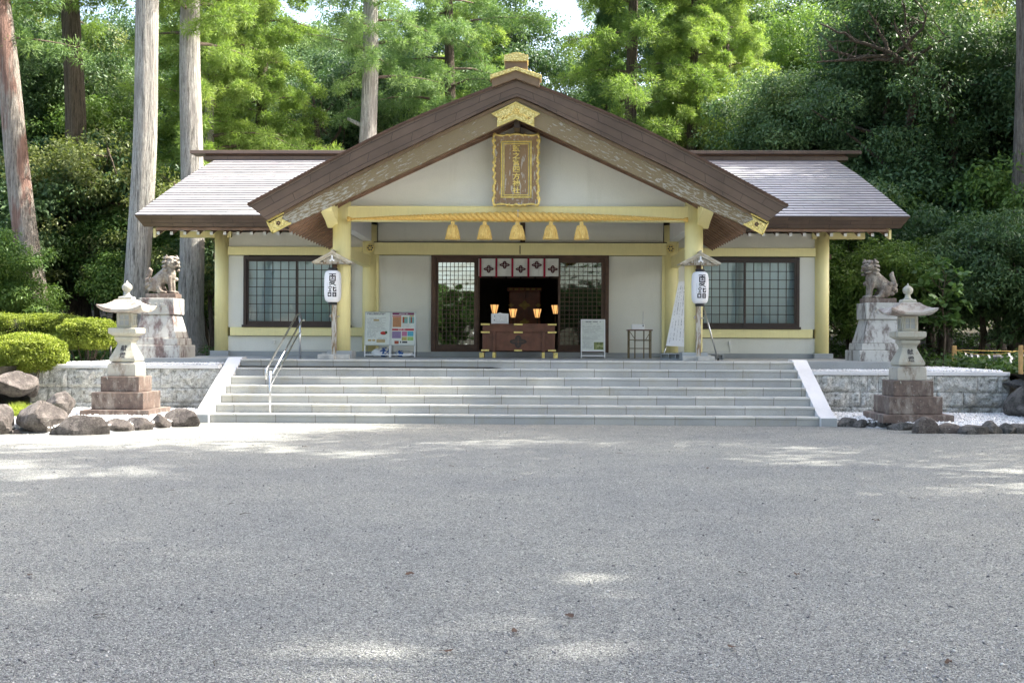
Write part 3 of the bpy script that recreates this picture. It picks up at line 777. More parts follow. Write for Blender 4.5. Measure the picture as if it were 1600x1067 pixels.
# ------------------------------------------------------------------ platform and steps
ST = thing('stone_stairway', 'broad grey granite stairway of seven steps with white cheek walls, leading up to the porch', 'stairway', (0, 21.5, 0))
def spart(mb, name, mats, bevel=0, par=None):
    o = mb.obj(name, mats, None, bevel); WP(o, ST); return o
D1 = 20.85; r_, t_ = .16, .35
for i in range(7):
    y0 = D1+i*t_; z0 = i*r_; y1 = y0+t_+.1 if i < 6 else 23.45
    mb = MB(); mb.box(-5.515, 5.515, y0+.02, y1, z0-.02, z0+r_-.036); spart(mb, 'riser', 'riser', .003)
    mb = MB(); mb.box(-5.515, 5.515, y0, y1+(.0 if i < 6 else .0), z0+r_-.035, z0+r_); spart(mb, 'tread', 'tread', .005)
for s in (-1, 1):
    mb = MB(); mb.prism([(20.76, -.02), (20.76, .155), (20.99, .19), (23.15, 1.155), (23.5, 1.155), (23.5, -.02)], s*5.52, s*5.815, 'x')
    spart(mb, 'cheek_wall', 'cheek', .006)
    mb = MB(); mb.box(s*5.53, s*5.805, 20.752, 20.758, .005, .145); spart(mb, 'cheek_face', 'plinth')
PL = MB(); PL.box(-7.62, 7.62, 23.45, 39.2, .6, FZ-.022); PL.box(-7.62, 7.62, 23.451, 39.2, FZ-.021, FZ)
tag(PL.obj('stone_platform', ['plinth'], None), 'low grey stone platform that carries the shrine hall', 'platform')
mb = MB(); mb.prism([(-5.3, 1.135), (-3.9, 1.125), (-3.9, 1.165), (-5.3, 1.14)], 23.75, 24.4, 'y')

# ------------------------------------------------------------------ handrail
HR = thing('stair_handrail', 'stainless steel handrail at the left side of the stairway', 'handrail', (-4.5, 21.1, .16))
def hpart(pts, rad, name='rail', n=10):
    mb = MB(); mb.tube([(a+4.5, b-21.1, c-.16) for a, b, c in pts], rad, n); return mb.obj(name, 'steel', HR)
hpart([(-4.48, 21.1, .16), (-4.48, 21.1, .93)], .022, 'post')
hpart([(-4.48, 23.75, 1.12), (-4.48, 23.75, 1.98)], .022, 'post')
hpart([(-4.52, 20.98, .78), (-4.52, 20.96, .93), (-4.52, 21.0, .975), (-4.52, 21.2, 1.05), (-4.52, 23.6, 2.02), (-4.52, 23.9, 2.06), (-4.52, 24.0, 2.02), (-4.52, 24.0, 1.86)], .019)
hpart([(-4.44, 21.1, .88), (-4.44, 23.75, 1.93)], .017)
hpart([(-4.48, 21.1, .60), (-4.48, 21.2, .68), (-4.48, 23.55, 1.62), (-4.48, 23.75, 1.66)], .016)

# ------------------------------------------------------------------ rope with tassels
RP = thing('straw_rope', 'thick twisted golden straw rope with five tassels hung across the porch beam', 'sacred rope', (0, 23.93, 4.0))
def ropez(x): return 4.028+.055*(1-(x/3.5)**2)*1.0
def roper(x):
    u = abs(x)/3.52
    return .020+.078*max(0, 1-u*1.08)**.8
for st in range(3):
    mb = MB(); pts = []; rad = []; ang = st*2*math.pi/3; x = -3.5; dx = .012
    pts_, th = [], ang
    while x <= 3.5:
        rr_ = roper(x); 
        pts_.append((x, -.03+rr_*.62*math.cos(th), ropez(x)-4.0+rr_*.62*math.sin(th))); rad.append(rr_*.54)
        th += dx/(max(rr_, .02)*.72); x += dx
    mb.tube(pts_[::2], rad[::2], 7); mb.obj('strand', 'straw', RP)
mb = MB(); mb.tube([(-3.53, -.02, .03), (-3.45, -.03, .028)], [.055, .035], 10); mb.tube([(3.45, -.03, .028), (3.53, -.02, .03)], [.035, .055], 10); mb.obj('end_knot', 'straw', RP)
mb = MB(); mb.tube([(.02, -.14, .06), (.02, -.14, .19)], .006, 6); mb.ell((.02, -.13, .2), (.025, .02, .02)); mb.obj('hook', 'steel', RP)
def tassel():
    mb = MB(); rnd = random.Random(3)
    mb.lathe([(.035, -.02), (.042, -.03), (.040, -.075), (.05, -.085), (.085, -.12), (.115, -.18), (.135, -.27), (.150, -.36), (.148, -.385), (.13, -.39)][::-1], (0, 0, 0), 28)
    for k in range(150):
        a = rnd.random()*6.283; r0 = .06+.03*rnd.random(); r1 = .140+.022*rnd.random(); z1 = -.36-.045*rnd.random()
        a2 = a+rnd.uniform(-.12, .12)
        mb.tube([(r0*math.cos(a), r0*math.sin(a), -.10), (.12*math.cos(a2), .12*math.sin(a2), -.2-.03*rnd.random()), (r1*math.cos(a2), r1*math.sin(a2), z1)], [.005, .005, .003], 4, cap=False)
    return mb
tm = tassel().obj('tassel', 'tassel', RP); tm.location = (-1.335, -.05, 0)
mb = MB()
for i, x in enumerate((-.672, .008, .70, 1.335)):
    c = copy_part(tm, RP, (x, -.05, 0)); c.rotation_euler = (0, 0, i*1.3); c.scale = ((1, 1, 1), (1.07, 1.07, 1), (1.03, 1.03, .98), (1, 1, 1))[i]

M['goldpaint'] = plain('yellow_gilt_paint', (.92, .74, .22), .4, .05)
# ------------------------------------------------------------------ name plaque in the gable
PQ = thing('name_plaque', 'tall carved wooden shrine name plaque with a scalloped gilt frame, hung in the porch gable', 'plaque', (-.022, 24.0, 4.32))
tl = .10  # leans forward at the top
def pw(mb): 
    mb.v = [(x, y-z*tl, z) for x, y, z in mb.v]; return mb
mb = MB(); mb.box(-.24, .24, -.05, -.03, .19, 1.28); pw(mb).obj('board', 'plaqueboard', PQ)
mb = MB()   # sloped inner frame
o_, i_ = (.455, 0.02, 1.42), (.30, .17, 1.30)
for a, b, c, d in (((-.44, .02), (.44, .02), (.31, .17), (-.31, .17)), ((.44, .02), (.44, 1.42), (.31, 1.30), (.31, .17)), ((.44, 1.42), (-.44, 1.42), (-.31, 1.30), (.31, 1.30)), ((-.44, 1.42), (-.44, .02), (-.31, .17), (-.31, 1.30))):
    mb.add([(a[0], -.13, a[1]), (b[0], -.13, b[1]), (c[0], -.05, c[1]), (d[0], -.05, d[1])], [(0, 1, 2, 3)])
    mb.add([(a[0], -.13, a[1]), (b[0], -.13, b[1]), (b[0], 0, b[1]), (a[0], 0, a[1])], [(3, 2, 1, 0)])
pw(mb).obj('sloped_frame', 'plaqueboard', PQ)
mb = MB()
for (a, w, y) in ((.32, .034, -.075), (.268, .022, -.065)):
    za, zb = (.155, 1.32) if a > .3 else (.205, 1.27)
    mb.box(-a, a, y, -.04, zb-w, zb); mb.box(-a, a, y, -.04, za, za+w); mb.box(-a, -a+w, y, -.04, za+w, zb-w); mb.box(a-w, a, y, -.04, za+w, zb-w)
pw(mb).obj('gilt_inner_frame', 'gold', PQ, .003)
mb = MB(); rnd = random.Random(5)
def scal(p0, p1, n, amp, out):
    p0 = Vector(p0); p1 = Vector(p1); pts = []; rad = []
    for k in range(n*8+1):
        u = k/(n*8); q = p0.lerp(p1, u); w = abs(math.sin(u*n*math.pi))
        q = q+Vector(out)*amp*(w-.4); pts.append((q.x, -.135, q.y)); rad.append(.017+.012*abs(math.cos(u*n*math.pi*2)))
    mb.tube(pts, rad, 8)
scal((-.465, 1.44), (-.16, 1.43), 1, .03, (0, -1)); scal((-.16, 1.43), (.16, 1.43), 1, .035, (0, 1)); scal((.16, 1.43), (.465, 1.44), 1, .03, (0, -1))
scal((-.465, 0), (-.16, .01), 1, .03, (0, 1)); scal((-.16, .01), (.16, .01), 2, .025, (0, -1)); scal((.16, .01), (.465, 0), 1, .03, (0, 1))
for s in (-1, 1):
    scal((s*.465, 1.44), (s*.44, .95), 2, .035, (s, 0)); scal((s*.45, .95), (s*.45, .5), 3, .03, (s, 0)); scal((s*.44, .5), (s*.465, 0), 2, .035, (s, 0))
    for k in range(9): mb.ell((s*(.455+.015*math.sin(k*2.1)), -.15, .16+k*.145), (.026, .02, .04), Matrix.Rotation(s*.4*(-1)**k, 3, 'Y'), n=8)
pw(mb).obj('gilt_scalloped_edge', 'gold', PQ)
tp = text_part('characters', '頭之宮四方神社', .138, .142, (0, -.062-.124, 1.235), 'goldpaint', PQ, tilt=-tl, depth=.006, thick=.0022, narrow=1.15)

# ------------------------------------------------------------------ doorway curtain
NC = thing('doorway_curtain', 'short white curtain with red stripes and dark diamond flower crests hung over the open doorway', 'curtain', (-.035, 27.70, 3.49))
w = .962
mb = MB(); nx = 60; vs = []
for i in range(nx+1):
    x = -w+2*w*i/nx
    for z, a in ((0, .004), (-.22, .012), (-.425, .02)): vs.append((x, a*math.sin(i*.9+z*3), z))
fs = [(3*i+j, 3*i+j+1, 3*i+3+j+1, 3*i+3+j) for i in range(nx) for j in (0, 1)]
mb.add(vs, fs, 0, True); mb.obj('cloth', 'cloth', NC)
pan = [-w+.0+.04+.385*k for k in range(5)]
for px_ in pan: mb = MB(); mb.box(px_-.02, px_+.03, -.03, -.024, -.45, .0); mb.obj('red_stripe', 'red', NC)
def crest(mb, cx, cz, s, y, mi=0, mi2=None):
    lobes = []
    n = 40
    pts = []
    for k in range(n):
        a = 2*math.pi*k/n; rr_ = 1+.28*abs(math.cos(2*a))**1.0 - .30*abs(math.sin(2*a))**1.5
        pts.append((cx+s*1.25*rr_*math.cos(a), cz+s*.95*rr_*math.sin(a)))
    mb.prism(pts, y, y-.003, 'y', mi)
    if mi2 is not None:
        for k in range(4):
            a = k*math.pi/2+math.pi/4*0
            for d in (-.22, .22):
                p = [(cx+s*1.25*q*math.cos(a+dd), cz+s*.95*q*math.sin(a+dd)) for q, dd in ((.12, d), (.85, d*.55), (.85, d*.30), (.12, d*.4))]
                mb.prism(p, y-.0035, y-.005, 'y', mi2)
        mb.prism([(cx+s*.15*math.cos(k*1.047), cz+s*.15*math.sin(k*1.047)) for k in range(6)], y-.0035, y-.006, 'y', mi2)
for k in range(5): mb = MB(); crest(mb, pan[k]+.205, (-.255, -.155)[k % 2], .078, -.026, 0, 1); mb.obj('crest', ['crest', 'cloth'], NC)
NC2 = thing('inner_curtain', 'dim second curtain with dark crests deeper inside the hall', 'curtain', (0, 29.4, 3.42))
mb = MB()
for k in range(6): mb.box(-1.1+k*.37, -1.1+k*.37+.33, 0, .004, -.32, 0)
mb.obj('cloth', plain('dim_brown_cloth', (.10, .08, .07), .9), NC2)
for k in range(6): mb = MB(); crest(mb, -1.1+k*.37+.16, -.2, .055, -.006); mb.obj('crest', 'crest', NC2)

# ------------------------------------------------------------------ offering box
OB = thing('offering_box', 'long reddish-brown wooden offering box with brass corner fittings in front of the doorway', 'offering box', (0, 26.65, FZ))
mb = MB(); mb.box(-.80, .80, -.25, .27, .17, .60); mb.box(-.80, .80, -.262, -.25, .58, .60); mb.obj('box_body', 'woodbox', OB, .004)
mb = MB(); mb.box(-.825, .825, -.285, .30, .60, .745); mb.obj('upper_box', 'woodbox', OB, .004)
mb = MB(); mb.box(-.84, .84, -.30, -.22, .745, .785); mb.box(-.84, .84, .24, .32, .745, .785); mb.box(-.84, -.76, -.22, .24, .745, .785); mb.box(.76, .84, -.22, .24, .745, .785)
for k in range(14): mb.box(-.70+k*.1, -.66+k*.1, -.22, .24, .73, .765)
mb.obj('slatted_top', 'woodbox', OB, .003)
for x, nm in ((-.80, 0), (.80, 0), (-.565, 1), (.565, 1)):
    mb = MB()
    if nm: mb.box(x-.03, x+.03, -.30, -.26, .13, .60, 0); mb.box(x-.034, x+.034, -.305, .30, .0, .13, 1)
    else: mb.box(x-.03, x+.03, -.27, .28, .12, .60, 0); mb.box(x*1.06-.05, x*1.06+.05, -.30, .30, 0, .12, 1)
    mb.obj('leg', ['woodbox', 'gold'], OB, .004)
mb = MB()
for x in (-.765, -.01, .765):
    for z, hw in ((.765, .1), (.585, .1), (.17, .09)):
        mb.box(x-hw, x+hw, -.308 if z > .7 else -.295, -.255, z-.016, z+.022)
mb.obj('brass_fitting', 'gold', OB, .003)
mb = MB()
for s in (-1, 1):
    for k in range(7): mb.ell((s*.785, -.252, .22+k*.052), (.006, .006, .006), n=6)
mb.obj('nail_heads', 'gold', OB)
mb = MB(); crest(mb, -.01, .375, .125, -.25, 0, 1); o = mb.obj('crest', ['darkframe', 'woodbox'], OB); o.modifiers.new('b', 'BEVEL').width = .002
# notice on the box
t_n = thing('paper_notice', 'small white printed notice card standing on the offering box', 'notice', (-.44, 26.62, FZ+.785))
mb = MB(); mb.prism([(-.20, 0), (-.20, .235), (-.06, .24), (0, .262), (.06, .24), (.20, .235), (.20, 0)], 0, .012, 'y'); mb.obj('card', 'white', t_n)
mb = MB(); rnd = random.Random(4)
for k in range(10):
    x = -.10+k*.028
    for j in range(7): 
        if rnd.random() < .8: mb.box(x, x+.004, -.003, -.0015, .19-j*.024-.013, .19-j*.024)
mb.box(-.13, -.115, -.003, -.0015, .16, .19); mb.box(-.14, -.12, -.003, -.0015, .07, .10); mb.obj('printing', 'grey_ink', t_n)

# ------------------------------------------------------------------ altar and lamps inside
AL = thing('altar_cabinet', 'tall red-brown altar cabinet with gilt diamond fittings in the dark hall', 'altar', (.08, 30.6, 1.6))
mb = MB(); mb.box(-.42, .42, 0, .5, -.3, 1.30); mb.box(-.46, .46, -.05, .5, 1.24, 1.33); mb.obj('cabinet', 'redwood', AL, .01)
mb = MB(); mb.box(-.40, -.01, -.02, 0, .0, 1.22); mb.box(.01, .40, -.02, 0, .0, 1.22); mb.obj('cabinet_door', 'redwood', AL, .01)
M['dullgold'] = plain('dull_gilt', (.30, .19, .05), .45, .2, 14, .002, .4)
for a in ((0, .86, .10, -.03), (0, .42, .08, -.03), (-.36, .86, .05, -.03), (.36, .86, .05, -.03)): mb = MB(); crest(mb, *a); mb.obj('gilt_fitting', 'dullgold', AL)
for k in range(6): mb = MB(); mb.box(-.42+k*.15, -.32+k*.15, -.06, -.045, 1.26, 1.31); mb.obj('gilt_clasp', 'dullgold', AL)
lamp_places = [(-.655, 28.9, 2.205, .105), (-.19, 29.0, 2.10, .10), (.42, 29.0, 2.10, .10), (.875, 28.9, 2.195, .105)]
lamp_lab = ['glowing paper lamp above the notice card, leftmost inside the doorway', 'glowing paper lamp second from the left, at the left edge of the altar cabinet',
            'glowing paper lamp third from the left, at the right edge of the altar cabinet', 'glowing paper lamp beside the right lattice door, rightmost inside the doorway']
L0 = thing('standing_lamp', lamp_lab[0], 'lamp', (-.655, 28.9, 1.27), group='glowing lamps inside the doorway')
mb = MB(); mb.lathe([(.052, 0), (.105, .215)], (0, 0, .93), 6, smooth=False); mb.obj('lamp_shade', 'lampshade', L0)
mb = MB()
for k in range(6):
    a = k*math.pi/3; mb.tube([(.056*math.cos(a), .056*math.sin(a), .93), (.11*math.cos(a), .11*math.sin(a), 1.15)], .007, 5)
mb.lathe([(.058, .915), (.06, .93)], (0, 0, 0), 6); mb.obj('lamp_rib', 'darkwood', L0)
mb = MB(); mb.tube([(0, 0, .02), (0, 0, .93)], .014, 8); mb.lathe([(.12, 0), (.11, .02)], (0, 0, 0), 12); mb.obj('lamp_stand', 'darkwood', L0)
for (x, y, z, _), lb in zip(lamp_places[1:], lamp_lab[1:]): dup(L0, (x, y, 1.27-(2.2-z)), None, lb)
lp = bpy.data.lights.new('lamp_glow', 'POINT'); lp.energy = .12; lp.color = (1, .6, .3); lp.shadow_soft_size = .1
for x, y, z, _ in lamp_places:
    o = bpy.data.objects.new('lamp_glow', lp); COL.objects.link(o); o.location = (x, y-.25, z+.1)

# ------------------------------------------------------------------ folding sign boards
def aboard(name, label, x, y, w, h, leg, cat='sign board', lean=.13):
    T = thing(name, label, cat, (x, y, FZ))
    def L(mb): mb.v = [(a, b+c*lean, c) for a, b, c in mb.v]; return mb
    f = .02
    mb = MB(); mb.box(-w/2, w/2, -.012, .012, leg+h-f, leg+h); mb.box(-w/2, w/2, -.012, .012, leg, leg+f)
    mb.box(-w/2, -w/2+f, -.012, .012, leg+f, leg+h-f); mb.box(w/2-f, w/2, -.012, .012, leg+f, leg+h-f); L(mb).obj('frame', 'steel' if name != 'notice_board' else 'white', T, .002)
    mb = MB(); mb.box(-w/2+f, w/2-f, -.006, .006, leg+f, leg+h-f); L(mb).obj('poster', plain('poster_paper', (.66, .69, .63), .5, .03), T)
    for s in (-1, 1):
        mb = MB(); mb.box(s*(w/2-.022), s*(w/2), -.012, .012, 0, leg); L(mb).obj('leg', 'white', T)
        mb = MB(); mb.tube([(s*(w/2-.01), .012+(leg+h)*lean, leg+h-.05), (s*(w/2-.01), .45, 0)], .009, 6); mb.obj('rear_leg', 'steel', T)
    mb = MB(); mb.box(-w/2+.022, w/2-.022, -.01, .01, .045, .07); L(mb).obj('cross_bar', 'white', T)
    return T, L
def rows(mb, rnd, x0, x1, z0, z1, n, hgt, gap=.35, wmin=.008, wmax=.022, y=-.0095):
    for k in range(n):
        z = z1-(z1-z0)*(k+.5)/n; x = x0; xe = x1-rnd.random()*(x1-x0)*.3
        while x < xe:
            wd = rnd.uniform(wmin, wmax)
            if rnd.random() > gap*.4: mb.box(x, min(x+wd, xe), y, y+.003, z-hgt/2, z+hgt/2)
            x += wd+.005
def colr(n, c): return plain('print_'+n, c, .5, .08, 30)
# (1) white text poster
T, L = aboard('sign_board', 'folding sign board with white text poster and small red picture, left of the pair', -3.30, 26.72, .60, .79, .27)
rnd = random.Random(11); mb = MB(); rows(mb, rnd, -.25, .25, .985, 1.03, 2, .016, wmax=.03); rows(mb, rnd, -.24, .22, .60, .93, 11, .006); rows(mb, rnd, -.24, .02, .46, .60, 6, .006); rows(mb, rnd, .0, .24, .35, .45, 4, .007)
L(mb).obj('printing', 'grey_ink', T)
mb = MB(); mb.ell((.14, -.009, .56), (.075, .003, .04)); mb.ell((.20, -.010, .575), (.03, .003, .035), mi=1); L(mb).obj('picture', [colr('red', (.42, .03, .02)), colr('green', (.04, .07, .03))], T)
tan = colr('tan', (.50, .38, .16))
for a in ((-.22, -.14, .37, .41), (-.12, -.05, .37, .41), (-.02, .18, .34, .41), (-.10, .03, .84, .88)): mb = MB(); mb.box(a[0], a[1], -.009, -.007, a[2], a[3]); L(mb).obj('colour_box', tan, T)
# (2) coloured poster
T, L = aboard('sign_board', 'folding sign board with purple and red coloured poster, right of the pair', -2.70, 26.72, .58, .79, .27)
for nm, c, rc in (('plum', (.20, .03, .10), [(-.26, .25, .985, 1.035)]), ('rose', (.45, .03, .05), [(-.26, .25, .62, .665), (-.26, -.05, .94, .965)]),
    ('orange', (.50, .24, .10), [(-.25, -.05, .70, .935)]), ('teal', (.20, .40, .36), [(-.02, .10, .79, .94), (.13, .25, .79, .94)]), ('ochre', (.45, .38, .12), [(0, .08, .90, .93), (.14, .24, .95, .975), (-.03, .09, .39, .475)]),
    ('violet', (.28, .20, .36), [(-.26, -.05, .44, .60)]), ('pink', (.46, .16, .28), [(-.03, .09, .49, .60)]), ('sky', (.08, .36, .50), [(.10, .24, .49, .60)]), ('lime', (.32, .52, .16), [(.10, .24, .39, .475)]),
    ('redbrown', (.35, .08, .04), [(-.20, -.10, .31, .38), (-.02, .02, .80, .94), (.17, .20, .80, .94)]), ('dark', (.04, .04, .05), [(-.02, .10, .33, .37), (-.07, -.045, .33, .375)])):
    mb = MB()
    for k, (a, b, c0, d) in enumerate(rc): mb.box(a, b, -.0085-.0008*k-(.001 if nm == 'redbrown' else 0), -.006, c0, d)
    L(mb).obj('printed_panel', colr(nm, c), T)
rnd = random.Random(12); mb = MB(); rows(mb, rnd, -.24, -.06, .71, .93, 9, .004, y=-.0125); rows(mb, rnd, -.24, -.06, .45, .59, 6, .004, y=-.0125); rows(mb, rnd, -.02, .24, .70, .78, 3, .005, y=-.0125)
L(mb).obj('printing', 'grey_ink', T)
mb = MB(); rnd = random.Random(13); rows(mb, rnd, -.10, .12, 1.0, 1.025, 1, .014, y=-.0125); rows(mb, rnd, -.12, .1, .635, .655, 1, .012, y=-.0125); L(mb).obj('heading', 'white', T)
# (3) notice board right
T, L = aboard('notice_board', 'white notice board with grey text and a small photograph before the right lattice door', 1.72, 26.72, .565, .745, .155)
rnd = random.Random(14); mb = MB(); rows(mb, rnd, -.17, .19, .83, .86, 1, .022, wmax=.03); rows(mb, rnd, -.15, .16, .79, .81, 1, .01); rows(mb, rnd, -.24, .24, .64, .76, 4, .006); rows(mb, rnd, -.22, .2, .56, .62, 2, .006); rows(mb, rnd, -.24, .24, .42, .52, 4, .006); rows(mb, rnd, -.24, .0, .22, .40, 8, .006)
mb.box(-.25, .23, -.0095, -.0065, .625, .628); mb.box(-.25, .23, -.0095, -.0065, .545, .548)
L(mb).obj('printing', 'grey_ink', T)
t = NT('garden_photo'); n = t.noise(9, 5, .7); t.fin(t.ramp(n, [(.3, (.03, .03, .025)), (.48, (.16, .20, .05)), (.6, (.34, .36, .14)), (.75, (.5, .5, .55))]), .4); M['photo'] = t.m
mb = MB(); mb.box(.02, .24, -.0095, -.006, .20, .37); L(mb).obj('photograph', 'photo', T)
# bags behind the pair
def bag(name, label, x, y, sx, sz, side):
    T = thing(name, label, 'bag', (x, y, FZ))
    mb = MB(); mb.ell((0, 0, sz*.45), (sx, .12, sz*.5), n=20)
    rnd = random.Random(int(x*100)); 
    vv = []
    for v in mb.v:
        p = Vector(v); k = noise.noise(p*9+Vector((x, 0, 0)))*.045; q = p.normalized()
        z = max(.005, p.z*(1+.35*max(0, side*p.x/sx))+k); vv.append((p.x+k, p.y+k, z))
    mb.v = vv
    for i, f in enumerate(mb.f):
        c = sum(vv[j][0] for j in f)/len(f)
        if (.15 < side*c/sx < .62 or side*c/sx > .85): mb.mi[i] = 1
    mb.obj('bag_body', ['plastic', 'blue'], T)
    m2 = MB(); m2.tube([(side*sx*.4, 0, sz*.8), (side*sx*.55, 0, sz*1.12), (side*sx*.75, 0, sz*1.0)], [.02, .012, .006], 6); m2.obj('knot', 'plastic', T)
bag('sandbag', 'white and blue plastic bag behind the left poster board', -3.28, 27.15, .21, .22, 1)
bag('sandbag', 'low blue and white plastic bag behind the coloured poster board', -2.72, 27.15, .20, .15, -1)

# ------------------------------------------------------------------ small table with white box
T = thing('small_table', 'small brown folding table against the right porch wall', 'table', (2.80, 26.85, FZ))
mb = MB(); mb.box(-.29, .29, -.2, .2, .64, .665); mb.obj('table_top', 'woodbox', T, .004)
M['brasswood'] = plain('olive_brown_leg', (.16, .12, .055), .5, .15)
for x, y in ((-.25, -.17), (.25, -.17), (-.25, .17), (.25, .17), (-.12, -.19), (.12, .19)):
    mb = MB(); mb.box(x-.013, x+.013, y-.013, y+.013, 0, .64); mb.obj('leg', 'brasswood', T)
mb = MB()
for z in (.22, .42): mb.box(-.24, .24, -.175, -.16, z, z+.018); mb.box(-.24, .24, .16, .175, z, z+.018); mb.box(-.255, -.24, -.17, .17, z, z+.015); mb.box(.24, .255, -.17, .17, z, z+.015)
mb.box(-.12, .24, -.18, .18, .40, .41); mb.tube([(-.24, -.18, .62), (-.1, -.18, .42)], .008, 6); mb.tube([(.24, -.18, .62), (.12, -.18, .42)], .008, 6)
mb.obj('stretcher', 'brasswood', T)
T = thing('white_box', 'small white box with a thin upright rod on the little table', 'box', (2.76, 26.8, FZ+.665))
mb = MB(); mb.box(-.145, .145, -.08, .08, 0, .125); mb.obj('box_body', 'plastic', T, .01)
mb = MB(); mb.box(.10, .125, -.084, -.08, .075, .105); mb.obj('label_tag', 'black', T)
mb = MB(); mb.tube([(.115, .09, .0), (.13, .09, .42)], .006, 6); mb.ell((.118, -.084, .13), (.012, .01, .012)); mb.obj('rod', 'steel', T)

# ------------------------------------------------------------------ leaning text board behind the right column
T = thing('text_board', 'tall white board of vertical text leaning behind the right porch column', 'board', (3.45, 25.25, FZ))
mb = MB(); mb.prism([(-.21, .30), (.30, .28), (.30, 1.72), (.06, 1.70)], 0, .02, 'y'); mb.obj('panel', 'white', T)
rnd = random.Random(15)
for k in range(6):
    mb = MB()
    xb = -.15+k*.075; xt = .085+k*.035
    z = .34+(.05 if k else .0)
    zt = 1.60
    while z < zt:
        f = (z-.3)/1.4
        if rnd.random() < .78:
            x = xb*(1-f)+xt*f; h = rnd.uniform(.012, .02) if k % 2 else rnd.uniform(.008, .014)
            if x < .28: mb.box(x, x+h*.8, -.003, -.0015, z, z+h)
        z += .03
    mb.obj('text_column', 'grey_ink', T)
for x0, x1 in ((-.20, -.27), (.24, .2)):
    mb = MB(); mb.tube([(x0, .02, .32), (x1, .0, .02)], .012, 6); mb.obj('leg', 'steel', T)
T = thing('prop_pole', 'grey metal pole slanting down beside the right paper lantern', 'pole', (3.95, 24.35, FZ))
mb = MB(); mb.tube([(-.05, .06, 1.25), (.28, -.02, .03)], .018, 8); mb.obj('pole', 'steel', T)
mb = MB(); mb.lathe([(.025, 0), (.022, .05)], (.288, -.02, 0), 8); mb.obj('rubber_foot', 'black', T)
def cblock(x, y, rz, lab):
    T = thing('concrete_block', lab, 'block', (x, y, FZ), rz, 'concrete blocks behind the right column')
    mb = MB(); mb.box(-.24, .24, -.05, .05, 0, .02); mb.box(-.24, .24, -.05, .05, .115, .135); mb.box(-.24, .24, .03, .05, .02, .115)
    for k in range(4): mb.box(-.24+k*.155, -.225+k*.155, -.05, .03, .02, .115)
    mb.obj('block_body', 'plinth', T, .003)
cblock(3.32, 24.75, -.25, 'grey hollow block weighing down the foot of the leaning text board'); cblock(4.12, 24.45, .22, 'grey hollow block at the foot of the slanting metal pole')

# ------------------------------------------------------------------ paper lanterns and their stands
def lantern_stand(x, y, label, sgn=1):
    T = thing('lantern_stand', label, 'lantern stand', (x, y, FZ), group='roofed stands for the paper lanterns')
    mb = MB(); mb.box(-.05, .05, .02, .11, .06, 1.12, 0); mb.box(-.048, .048, .022, .108, 1.12, 2.06, 1); mb.obj('post', ['oldpost', 'brown'], T, .006)
    mb = MB(); mb.box(-.33, .33, -.04, .04, 0, .095); mb.obj('base_beam', 'oldwood2', T, .006)
    mb = MB(); mb.box(-.05, .05, -.28, .36, .0, .08); mb.box(-.27, .27, .11, .17, .05, .12); mb.obj('cross_beam', 'oldwood2', T, .006)
    mb = MB(); mb.tube([(-.10, .05, .88), (.11, .05, .88)], .014, 6); mb.box(-.085, -.05, .02, .08, .86, .93); mb.obj('peg', 'oldpost', T)
    for s in (-1, 1):
        mb = MB()
        mb.prism([(0, 2.225), (s*.42, 1.995), (s*.405, 1.965), (0, 2.185)], -.26, .26, 'y'); mb.obj('roof_board', 'oldwood', T)
        mb = MB(); mb.prism([(0, 2.19), (s*.37, 1.985), (s*.34, 1.955), (0, 2.135)], -.235, -.205, 'y'); mb.obj('barge', 'oldwood', T)
    mb = MB(); mb.tube([(0, -.28, 2.235), (0, .28, 2.235)], .022, 8); mb.obj('ridge_pole', 'oldwood', T)
    mb = MB(); mb.prism([(-.2, 2.0), (.2, 2.0), (.2, 2.03), (0, 2.13), (-.2, 2.03)], -.18, -.16, 'y'); mb.box(-.34, .34, -.17, .22, 1.965, 2.0); mb.obj('tie_board', 'oldpost', T)
    mb = MB(); mb.prism([(-.06, 2.03), (-.035, 2.0), (0, 2.04), (.035, 2.0), (.06, 2.03), (.02, 2.06), (.015, 2.14), (-.015, 2.14), (-.02, 2.06)], -.245, -.235, 'y'); mb.obj('gable_pendant', 'white', T)
    return T
M['oldwood2'] = plain('whitened_wood', (.52, .50, .45), .8, .12, 8, .003)
lantern_stand(-3.80, 23.85, 'weathered roofed lantern post in front of the left porch column')
lantern_stand(3.76, 23.85, 'weathered roofed lantern post in front of the right porch column')
CR = .173
LPR = [(.06, 0), (.10, .004), (.135, .022), (.160, .06), (.172, .13), (.175, .22), (.175, .44), (.172, .53), (.160, .60), (.135, .636), (.10, .654), (.06, .658)]
def RZ(z):
    for (r0, z0), (r1, z1) in zip(LPR, LPR[1:]):
        if z0 <= z <= z1: return r0+(r1-r0)*(z-z0)/(z1-z0)
    return .17
def stroke(mb, poly):
    """poly in px of the enlarged photo (origin lantern centre 352,570), wrapped on the lantern"""
    k = .000838
    P = [((x-352)*k, .329-(y-566)*k) for x, y in poly]
    # quads: 4 points; subdivide
    a, b, c, d = [Vector(p) for p in P]
    N_ = 6; vs = []
    for i in range(N_+1):
        for j in range(N_+1):
            u, v = i/N_, j/N_
            q = a.lerp(b, u).lerp(d.lerp(c, u), v)
            rr_ = RZ(q.y)+.0035; vs.append((q.x, -math.sqrt(max(rr_*rr_-q.x*q.x, 0)), q.y))
    mb.add(vs, [(i*(N_+1)+j, (i+1)*(N_+1)+j, (i+1)*(N_+1)+j+1, i*(N_+1)+j+1) for i in range(N_) for j in range(N_)])
def rect(mb, x0, y0, x1, y1): stroke(mb, [(x0, y0), (x1, y0), (x1, y1), (x0, y1)])
